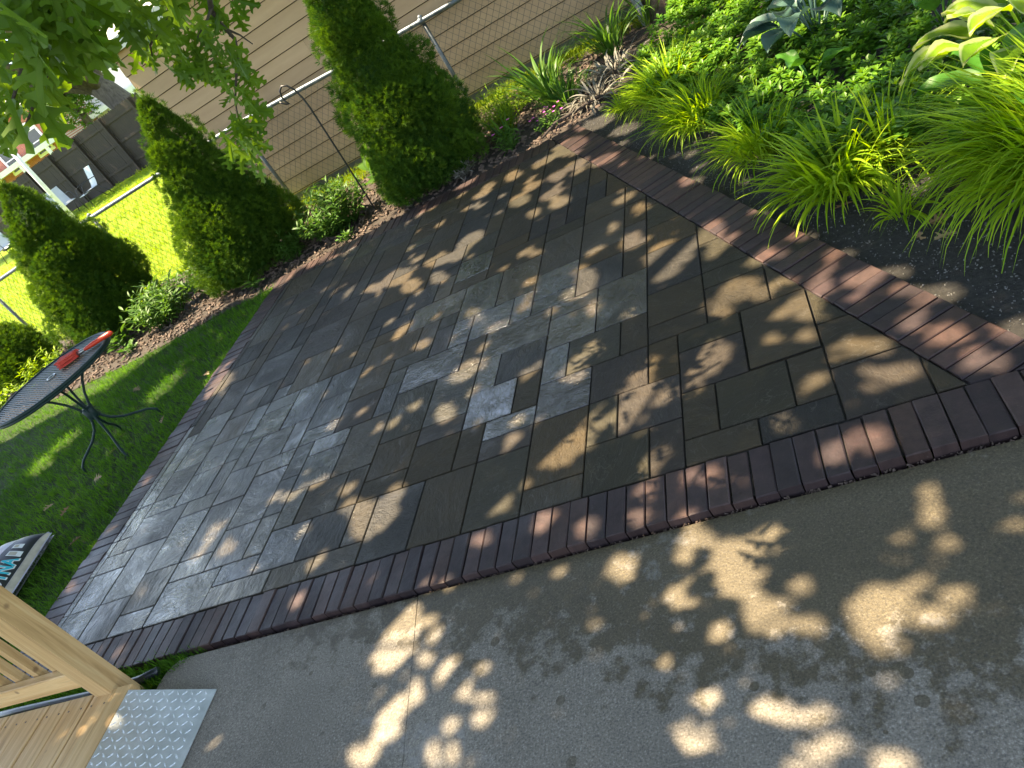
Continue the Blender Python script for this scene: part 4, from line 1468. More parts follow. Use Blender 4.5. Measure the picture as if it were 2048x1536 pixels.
leafy(-3.78, 6.32, 'dense dark green peony bush left of the shepherd hook base', 0.46, 0.42, 130, 13, 0.085, m_per, LANCE, 1)
leafy(-3.30, 7.0, 'broad leaved tulip clump behind the shepherd hook', 0.34, 0.36, 40, 5, 0.20, m_per, OVATE, 2, up=1.5)
leafy(-4.30, 6.15, 'small willowy leaved perennial between the peony and the middle evergreen', 0.30, 0.15, 26, 10, 0.075, m_per, LANCE, 3)
leafy(-4.62, 5.86, 'little star shaped seedling at the mulch edge by the brick corner', 0.13, 0.08, 4, 5, 0.12, m_per, LANCE, 4, up=1.2)
leafy(-6.12, 6.28, 'sunlit leafy perennial between the left and middle evergreens', 0.44, 0.42, 90, 11, 0.10, m_per, LANCE, 5)
leafy(-6.45, 6.65, 'lime tinted leafy perennial behind the sunlit one', 0.40, 0.25, 30, 10, 0.09, m_lime, LANCE, 6)
leafy(-5.62, 6.55, 'green perennial with drooping leaves beside the middle evergreen', 0.36, 0.26, 44, 9, 0.11, m_per, LANCE, 7)
leafy(-8.55, 6.55, 'bright lime perennial mound behind the table', 0.30, 0.40, 70, 12, 0.075, m_lime, LANCE, 8)
leafy(-8.95, 6.15, 'low golden leaved plant left of the table top', 0.20, 0.25, 24, 8, 0.09, m_lime, OVATE, 9)
leafy(-6.72, 6.12, 'small pale plant at the mulch edge right of the table top', 0.24, 0.12, 8, 6, 0.13, m_per, OVATE, 10)
leafy(-6.45, 5.86, 'round leaved grey green seedling on the mulch edge', 0.12, 0.10, 6, 4, 0.09, m_per, OVATE, 11)
leafy(-3.55, 5.90, 'tiny grey green weed at the back brick edge below the hook', 0.09, 0.10, 10, 6, 0.045, m_per, OVATE, 12)
leafy(-1.92, 6.10, 'pink flowered plant with dark leaves at the back brick edge', 0.17, 0.15, 20, 7, 0.07, m_per, LANCE, 13, flowers=(m_pink, 3, 0.020))
leafy(-1.55, 6.12, 'low cushion dotted with small magenta flowers by the far brick corner', 0.12, 0.16, 26, 8, 0.045, m_per, LANCE, 14, flowers=(m_pink, 14, 0.014))
leafy(-2.35, 6.02, 'straggly weed with thin stems at the foot of the tallest evergreen', 0.13, 0.16, 26, 6, 0.04, m_dry, LANCE, 15)
leafy(-2.02, 6.52, 'loose yellow green leafy plant against the right foot of the tallest evergreen', 0.46, 0.24, 60, 13, 0.050, m_lime, LANCE, 17)
leafy(-2.05, 7.2, 'yellow green weedy patch under the wire fence beside the tall daylily', 0.20, 0.40, 46, 9, 0.06, m_lime, LANCE, 16)

# wooden stump, root, fallen leaves
st = thing('wooden_stump', 'weathered wooden stump half hidden behind the strap leaved plants', 'stump', (-0.52, 7.75, 0))
m = MB()
m.tube([(0, 0, -0.1), (0, 0, 0.05), (0.01, 0, 0.35), (0.02, 0.01, 0.7)], [0.24, 0.20, 0.18, 0.175], 14)
m.build('trunk', bark_mat('stump_wood', (0.11, 0.075, 0.05), (0.24, 0.17, 0.12)), st, True)
m = MB()
m.box((-0.22, -0.10, 0.25), (0.05, 0.10, 0.75), 0.4, bev=0.01)
m.build('grey_slab', simple_mat('grey_wood', (0.30, 0.30, 0.30), 0.8, var=0.3, scale=15), st)
m = MB()
m.tube([(-1.62, 5.93, -0.02), (-1.50, 6.02, 0.012), (-1.32, 6.08, 0.008), (-1.12, 6.10, 0.02), (-0.98, 6.05, -0.02)], [0.008, 0.013, 0.014, 0.012, 0.006], 7)
o = m.build('fallen_stick', m_twig, None, True)
tag(o, 'curved brown stick lying on bare soil by the far brick corner', 'stick')
m_fall = leaf_mat('fallen_leaf', (0.22, 0.13, 0.06), (0.42, 0.30, 0.17), 0.15, 0.7)
FL = [(-4.92, 3.42, 'tan curled oak leaf on the lawn below the table legs'), (-5.28, 3.36, 'pale fallen leaf on the grass left of the table feet'), (-5.02, 3.10, 'reddish fallen leaf on the lawn just above the sand bag'), (-4.60, 2.75, 'brown crumpled leaf on the grass right of the sand bag'), (-4.52, 3.86, 'light fallen leaf between table and bricks'),
      (-4.44, 4.36, 'yellow brown leaf against the left brick edge'), (-5.55, 4.75, 'bleached leaf lying on the lawn beyond the table'), (0.33, 2.72, 'twin curled tan leaves on the grey soil by the bricks'), (0.42, 2.62, 'dry oak leaf on the grey soil nearest the right edge'), (0.30, 3.02, 'brown leaf under the broad bladed grass'), (0.55, 2.85, 'dark brown leaf on soil beside the largest grass'), (0.20, 3.10, 'orange brown leaf beside the sparse tuft')]
for k, (fx, fy, lb) in enumerate(FL):
    r = np.random.default_rng(k + 900)
    zz = 0.012 if fx < -4 else -0.012
    a = r.random(2 if 'twin' in lb else 1) * 6.28
    nn = len(a)
    P = np.c_[fx + r.normal(0, 0.02, nn), fy + r.normal(0, 0.02, nn), np.full(nn, zz)]
    o = scatter('fallen_leaf', OAKV, OAKF, frames(P, np.c_[np.cos(a), np.sin(a), r.normal(0, 0.2, nn)], np.c_[r.normal(0, 0.4, (nn, 2)), np.ones(nn)], np.full(nn, 0.095)), r.random(nn), m_fall)
    tag(o, lb, 'leaf', 'fallen leaves')

# ------------------------------------------------------------------ the oak over the yard
SPOTS = np.array([[-1.7,1.476,0.142,0.088,-1.786],[-1.557,1.367,0.046,0.024,2.729],[-1.561,1.481,0.067,0.029,1.96],[-1.448,1.293,0.065,0.053,-1.657],[-1.566,1.256,0.058,0.025,1.977],[-1.382,1.223,0.046,0.031,2.329],[-1.292,1.155,0.055,0.038,2.271],[-1.408,1.123,0.035,0.022,2.616],[-1.645,1.171,0.09,0.051,-1.913],[-1.587,1.089,0.065,0.037,2.146],[-1.7,1.063,0.083,0.043,2.791],[-1.416,1.04,0.064,0.038,2.745],[-1.343,1.299,0.025,0.016,2.625],[-0.86,1.538,0.066,0.048,2.238],[-0.515,1.486,0.084,0.069,-2.682],[-0.4,1.522,0.05,0.04,1.884],[-0.614,1.58,0.06,0.042,2.544],[-0.51,1.386,0.073,0.056,2.58],[-0.454,1.267,0.066,0.059,2.207],[-0.576,1.254,0.041,0.034,1.953],[-0.69,1.39,0.052,0.032,1.697],[-0.671,1.522,0.042,0.033,2.287],[-0.608,1.459,0.023,0.015,1.671],[-0.64,1.439,0.021,0.015,1.742],[-0.643,1.354,0.02,0.012,1.63],[-0.605,1.331,0.013,0.011,1.958],[-0.642,1.394,0.011,0.008,1.974],[-0.354,1.217,0.044,0.034,2.804],[-0.352,1.343,0.037,0.03,2.607],[-0.195,1.223,0.076,0.068,1.479],[-0.132,1.245,0.047,0.045,2.62],[-0.185,1.128,0.049,0.036,2.933],[-0.076,1.175,0.047,0.025,2.41],[-0.017,1.219,0.037,0.03,2.916],[-0.072,1.287,0.024,0.016,2.851],[0.097,1.271,0.014,0.013,1.118],[-0.084,1.415,0.026,0.019,2.745],[-0.005,1.444,0.03,0.016,2.786],[0.018,1.383,0.028,0.014,2.819],[0.164,1.382,0.03,0.021,2.807],[-0.624,1.069,0.032,0.026,2.727],[-0.487,1.016,0.043,0.037,2.833],[-0.409,0.99,0.054,0.026,2.975],[-0.353,0.988,0.035,0.021,2.98],[-0.646,0.97,0.044,0.035,1.672],[-0.404,0.896,0.065,0.035,-2.737],[-0.347,0.918,0.042,0.024,3.014],[-0.247,0.864,0.043,0.031,3.108],[-0.092,0.938,0.019,0.011,3.037],[0.015,0.971,0.014,0.008,3.017],[-0.218,1.029,0.017,0.012,1.309],[-0.958,1.364,0.02,0.015,2.239],[-0.734,1.188,0.027,0.02,2.69],[-0.694,0.997,0.038,0.028,1.685],[-1.18,1.537,0.018,0.012,2.422],[-1.093,1.592,0.032,0.019,-2.54],[-1.615,1.663,0.037,0.019,2.619],[-1.399,1.807,0.04,0.019,2.663],[-1.12,1.793,0.055,0.032,2.54],[-0.782,1.702,0.029,0.021,2.202],[-0.073,1.763,0.056,0.038,2.544],[-0.172,1.736,0.035,0.027,1.734],[-0.531,1.785,0.039,0.027,2.446],[0.233,2.096,0.051,0.036,2.225],[0.167,2.212,0.039,0.023,1.497],[0.066,2.541,0.052,0.031,2.204],[0.124,2.547,0.045,0.029,1.83],[-0.066,2.591,0.054,0.03,1.652],[0.181,2.392,0.036,0.024,2.131],[0.235,2.315,0.042,0.025,1.546],[0.282,1.941,0.048,0.036,2.288],[0.256,2.339,0.058,0.038,2.735],[0.393,2.042,0.064,0.037,1.375],[0.184,2.536,0.029,0.019,1.943],[-0.511,2.388,0.095,0.077,1.329],[-0.799,2.506,0.105,0.061,2.028],[-0.662,2.298,0.133,0.047,2.598],[-0.738,2.313,0.133,0.067,2.707],[-0.825,2.183,0.097,0.046,2.265],[-1.042,2.332,0.086,0.058,2.917],[-1.043,2.168,0.079,0.061,2.583],[-1.203,2.308,0.08,0.035,1.835],[-1.148,2.121,0.104,0.035,2.684],[-1.324,2.232,0.101,0.039,1.693],[-1.332,2.13,0.065,0.044,2.36],[-1.37,1.985,0.08,0.054,2.361],[-1.969,2.109,0.119,0.079,2.515],[-2.031,2.079,0.103,0.051,2.397],[-1.914,2.232,0.057,0.028,2.329],[-2.063,2.212,0.026,0.013,2.319],[-2.195,2.24,0.029,0.019,2.544],[-2.136,2.243,0.028,0.012,2.522],[-1.76,2.673,0.08,0.036,2.083],[-1.709,2.966,0.079,0.076,-3.087],[-1.093,2.632,0.083,0.05,2.036],[-1.003,2.736,0.059,0.032,2.171],[-1.293,2.726,0.065,0.041,2.501],[-1.784,3.531,0.062,0.025,2.039],[-2.297,3.688,0.073,0.054,0.903],[-2.093,3.415,0.057,0.033,2.508],[-2.598,4.506,0.153,0.088,2.376],[-2.413,4.262,0.102,0.056,2.265],[-2.787,4.509,0.114,0.041,2.623],[-2.167,4.191,0.11,0.04,2.213],[-2.208,4.451,0.173,0.055,2.677],[-1.073,3.356,0.122,0.05,1.843],[-1.151,3.283,0.068,0.032,2.184],[-1.013,3.071,0.065,0.022,1.732],[-0.346,2.763,0.073,0.065,2.438],[-0.458,2.766,0.084,0.04,1.687],[-0.437,2.652,0.032,0.028,2.598],[-0.234,2.685,0.058,0.022,-2.443],[-0.107,2.527,0.048,0.029,1.77],[-0.127,2.44,0.035,0.02,2.29],[-0.216,2.498,0.03,0.019,3.111],[-0.173,2.537,0.032,0.014,1.543],[-0.147,2.321,0.03,0.02,2.025],[-0.268,2.379,0.022,0.017,-2.438],[-0.051,2.183,0.052,0.045,-2.964],[0.048,2.139,0.033,0.021,1.594],[0.083,1.995,0.041,0.031,2.222],[0.003,2.003,0.041,0.03,1.726],[-0.166,2.077,0.032,0.024,-2.532],[-0.296,1.931,0.029,0.022,2.153],[-0.759,1.903,0.028,0.017,1.848],[-0.709,1.949,0.027,0.021,-3.03],[-0.631,3.283,0.136,0.093,2.202],[-0.441,3.305,0.087,0.061,2.098],[-0.377,3.113,0.09,0.064,2.484],[-0.258,2.932,0.04,0.035,2.624],[-0.817,3.548,0.063,0.046,2.201],[-0.65,3.114,0.06,0.036,2.931],[-1.059,3.37,0.075,0.026,1.759],[-0.42,3.365,0.077,0.032,2.253],[-0.293,3.148,0.076,0.035,2.216],[-0.214,2.952,0.033,0.027,1.828],[-0.07,2.992,0.038,0.019,1.652],[-0.504,3.972,0.061,0.039,1.888],[-1.325,5.405,0.168,0.097,2.268],[-1.036,4.82,0.107,0.062,2.55],[-1.372,5.348,0.116,0.063,2.115],[-1.388,4.93,0.09,0.051,2.139],[-1.33,4.467,0.075,0.043,2.099],[-0.873,4.101,0.055,0.044,-2.848],[-0.782,3.891,0.057,0.024,1.882],[-1.14,5.663,0.159,0.111,2.655],[-0.912,5.26,0.116,0.068,2.444],[-1.662,4.833,0.118,0.056,2.16],[-1.403,4.667,0.076,0.056,2.487],[-1.319,4.499,0.096,0.032,2.198],[-1.513,4.503,0.066,0.031,1.993],[-1.792,5.365,0.09,0.052,2.098],[-1.581,4.966,0.07,0.049,2.328],[-1.525,5.338,0.09,0.061,2.653],[-2.0,4.55,0.113,0.09,2.317],[-2.057,4.407,0.088,0.064,2.211],[-2.014,5.398,0.068,0.042,2.217],[-2.053,5.297,0.075,0.049,2.542],[-0.831,3.596,0.055,0.046,2.145],[-1.503,3.986,0.047,0.03,-2.968],[-1.245,4.974,0.093,0.065,2.756],[-4.18,4.183,0.105,0.056,2.23],[-2.949,2.241,0.082,0.039,2.55],[-2.517,2.494,0.037,0.014,2.571],[-4.26,5.68,0.074,0.06,2.501]])
r5 = np.random.default_rng(77)
oak = thing('oak_tree', 'big pin oak whose lobed leaves hang into the upper left corner', 'tree', (-6.9, -1.4, 0))
OX, OY = -6.9, -1.4


def L2O(p): return (p[0] - OX, p[1] - OY, p[2])


m = MB()
m.tube([(0, 0, -0.2), (0, 0, 0.1), (0.03, 0.02, 1.2), (0.0, 0.05, 2.6), (0.05, 0.1, 4.0), (0.2, 0.3, 5.6), (0.3, 0.6, 7.6)], [0.40, 0.31, 0.26, 0.24, 0.21, 0.15, 0.06], 14)
m.build('trunk', m_bark, oak, True)
TOP = np.array([OX + 0.05, OY + 0.1, 3.9])


def limb(mb, a, b, r0, r1, n=6, wob=0.12):
    a = np.array(a, float); b = np.array(b, float)
    P = []
    for i in range(n + 1):
        s = i / n
        p = a + (b - a) * s
        p[2] += 0.5 * math.sin(s * math.pi) * 0.5
        if 0 < i < n: p += r5.normal(0, wob, 3)
        P.append(p)
    mb.tube([L2O(p) for p in P], [r0 + (r1 - r0) * i / n for i in range(n + 1)], 7)
    return P


ENDS = [(-10.8, 1.2, 5.2), (-9.6, 4.6, 5.4), (-7.0, 4.9, 5.6), (-4.4, 4.4, 5.0), (-2.2, 5.6, 5.6), (-2.6, 2.4, 4.6), (-0.6, 0.6, 5.2), (-3.2, -0.4, 5.8), (1.8, 3.2, 5.8), (0.8, 6.8, 6.0)]
for e in ENDS:
    mb = MB()
    d = np.hypot(e[0] - TOP[0], e[1] - TOP[1])
    P = limb(mb, TOP + np.array([0, 0, r5.uniform(-0.8, 0.9)]), e, 0.05 + 0.012 * d, 0.018, 7, 0.16)
    for k in range(7):
        b = P[r5.integers(2, 8)]
        ed = b + r5.normal(0, 0.9, 3) * np.array([1, 1, 0.35]) + np.array([0.2, 0.2, 0.1])
        limb(mb, b, ed, 0.018, 0.006, 4, 0.06)
    mb.build('limb', m_twig, oak, True)

# crown: thousands of lobed leaves in loose layers; gaps are cut to shape the sun spots
CROWN = [(-9.2, -2.2), (5.5, -2.2), (5.5, 11.5), (-1.2, 11.5), (-1.6, 8.4), (-2.5, 7.2), (-4.2, 7.1), (-4.9, 6.0), (-5.6, 5.6), (-6.3, 5.2), (-8.3, 5.1), (-9.2, 4.4)]  # unseen part over the garage added to darken the paver reflections
SX, SY = SUN.x / SUN.z, SUN.y / SUN.z
EX = []
re_ = np.random.default_rng(5)
for k in range(156):                                     # openings added for sun over the planted bed, right and back
    if k < 105: gx_, gy_, a_ = re_.uniform(-0.9, 3.0), re_.uniform(2.6, 8.0), re_.uniform(0.04, 0.12)
    elif k < 150: gx_, gy_, a_ = re_.uniform(-6.5, -1.0), re_.uniform(5.75, 7.2), re_.uniform(0.06, 0.2)
    else: gx_, gy_, a_ = re_.uniform(-7.5, -4.4), re_.uniform(2.0, 5.2), re_.uniform(0.03, 0.09)
    if k < 105 and (gx_ - 0.39) + (gy_ - 2.0) * 0.4466 < 0.30: continue
    EX.append((gx_, gy_, a_, a_ * re_.uniform(0.5, 1), re_.uniform(0, 3.1)))
for k in range(150):                                     # pin-prick gaps added between leaves for small sun flecks
    gx_, gy_ = re_.uniform(-2.9, 0.3), re_.uniform(0.7, 5.6)
    a_ = re_.uniform(0.010, 0.038)
    EX.append((gx_, gy_, a_, a_ * re_.uniform(0.5, 1), re_.uniform(0, 3.1)))
ALLS = np.concatenate([SPOTS, np.array(EX)])
def spot_gap(q, m_):
    gp_ = np.full(len(q), 9.0)
    for (sx_, sy_, a_, b_, th) in ALLS:
        dx, dy = q[:, 0] - sx_, q[:, 1] - sy_
        u = dx * math.cos(th) + dy * math.sin(th); v = -dx * math.sin(th) + dy * math.cos(th)
        q_ = np.sqrt((u / (a_ + m_)) ** 2 + (v / (b_ + m_)) ** 2)
        gp_ = np.minimum(gp_, (q_ - 1) * min(a_, b_))
    return gp_


gA = sample_poly(CROWN, 72000)
gapA = spot_gap(gA, 0.0)
gA = gA[gapA > 0.10]; gapA = gapA[gapA > 0.10]
lsA = r5.uniform(0.125, 0.155, len(gA)) + np.clip((gapA - 0.09) * 0.5, 0, 0.06)
gB = []
FINE = [(-2.5, 0.5), (1.0, 0.5), (1.0, 2.6), (0.0, 4.6), (-0.9, 6.3), (-2.9, 5.6), (-3.1, 4.3), (-3.0, 2.0)]
qB = sample_poly(FINE, 95000)
gapB = spot_gap(qB, np.where(qB[:, 1] < 1.66, 0.006, 0.024))
kb = (gapB > 0) & (gapB < 0.13)
gB = qB[kb]
lsB = r5.uniform(0.045, 0.078, len(gB))
g2 = np.concatenate([gA, gB]); ls = np.concatenate([lsA, lsB])
fine = np.concatenate([np.zeros(len(gA), bool), np.ones(len(gB), bool)])
NL = len(g2)
zc = np.where(r5.random(NL) < 0.55, r5.normal(5.2, 0.45, NL), r5.normal(6.6, 0.6, NL))
zc = np.clip(zc, 4.3, 8.2)
zc = np.where(fine, r5.uniform(4.0, 5.0, NL), zc)
low = inpoly(g2[:, 0], g2[:, 1], [(-0.85, 0.9), (-0.45, 0.9), (-0.45, 1.55), (-0.85, 1.55)])
zc = np.where(low & fine, r5.uniform(3.0, 3.4, NL), zc)
drop = inpoly(g2[:, 0], g2[:, 1], [(-0.50, 5.85), (0.85, 2.85), (3.5, 2.4), (5.5, 3), (5.5, 8.4), (-1.5, 8.4), (-1.2, 6.4)]) & (r5.random(NL) < 0.62)
drop |= inpoly(g2[:, 0], g2[:, 1], [(-7, 5.8), (-1.2, 5.8), (-1.2, 8.4), (-7, 8.4)]) & (r5.random(NL) < 0.75)
g2, zc, ls = g2[~drop], zc[~drop], ls[~drop]
n = len(g2)
P = np.c_[g2[:, 0] + SX * zc, g2[:, 1] + SY * zc, zc]
a = r5.random(n) * 6.283
D = np.c_[np.cos(a), np.sin(a), r5.normal(-0.25, 0.3, n)]
D /= np.linalg.norm(D, axis=1, keepdims=True)
P = P - D * ls[:, None] * 0.5
P[:, 0] -= OX; P[:, 1] -= OY
U = r5.normal(0, 0.45, (n, 3)) + np.array([SUN.x * 0.5, 0, 1.0])
hh = [(0, 0), (0.2, 0.05), (0.33, 0.30), (0.42, 0.10), (0.58, 0.46), (0.66, 0.12), (0.80, 0.32), (0.87, 0.10), (1.0, 0)]
wide = [(x, y, y * 0.2 - 0.2 * max(0, x - 0.4) ** 2) for x, y in hh] + [(x, -y, y * 0.2 - 0.2 * max(0, x - 0.4) ** 2) for x, y in hh[1:-1]]
widef = [tuple(range(9)), (0, 8, 15, 14, 13, 12, 11, 10, 9)]
scatter('crown', wide, widef, frames(P, D, U, ls), np.clip(r5.normal(0.5, 0.25, n), 0, 1), m_oak, oak)

# the low bough that dips into view
def at(az_d, el_d, D_):
    a, e = rad(az_d), rad(el_d)
    return np.array([math.sin(a) * math.cos(e) * D_, math.cos(a) * math.cos(e) * D_, CAM_H + math.sin(e) * D_])


RM = np.array([RX, RY, RZ])


def px(x, y, D_):
    d = np.array([x - 1024, y - 768, 1557.9]) @ RM
    return d / np.linalg.norm(d) * D_ + np.array([0, 0, CAM_H])


BOUGH = [[[[-1.379,2.068,1.984],[-1.431,2.037,1.953],[-1.487,1.998,1.929],[-1.509,1.92,1.917],[-1.517,1.851,1.904]],0.018,0.007],[[[-1.536,2.801,1.906],[-1.598,2.828,1.841],[-1.623,2.872,1.796],[-1.616,2.877,1.726],[-1.643,2.861,1.662],[-1.679,2.839,1.627],[-1.73,2.806,1.561],[-1.777,2.795,1.483],[-1.823,2.794,1.418]],0.01,0.002],[[[-1.585,2.835,1.851],[-1.608,2.765,1.817],[-1.656,2.737,1.795]],0.006,0.003],[[[-1.62,2.875,1.768],[-1.605,2.906,1.727],[-1.598,2.933,1.679]],0.005,0.002],[[[-1.493,1.994,1.929],[-1.541,2.024,1.895],[-1.588,2.055,1.85]],0.006,0.003],[[[-1.419,2.406,1.919],[-1.487,2.368,1.871],[-1.584,2.366,1.842],[-1.631,2.396,1.807]],0.007,0.002],[[[-1.32,1.733,2.026],[-1.364,1.706,1.987],[-1.388,1.692,1.944],[-1.436,1.656,1.908],[-1.49,1.612,1.864]],0.01,0.003],[[[-1.519,1.912,1.919],[-1.554,1.822,1.885],[-1.606,1.779,1.845],[-1.651,1.74,1.812]],0.007,0.002]]
bm = MB()
for pts, r0, r1 in BOUGH:
    bm.tube([L2O(p) for p in pts], np.linspace(r0, r1, len(pts)), 7)
up = BOUGH[0][0][0]; up2 = BOUGH[1][0][0]
bm.tube([L2O(p) for p in (up, (-1.9, 2.3, 2.9), (-2.6, 2.1, 3.6), (-3.1, 1.9, 4.5))], [BOUGH[0][1], 0.026, 0.032, 0.04], 7)
bm.tube([L2O(p) for p in (up2, (-1.8, 2.7, 2.7), (-2.4, 2.4, 3.5))], [BOUGH[1][1], 0.018, 0.024], 7)
bm.build('bough', m_twig, oak, True)
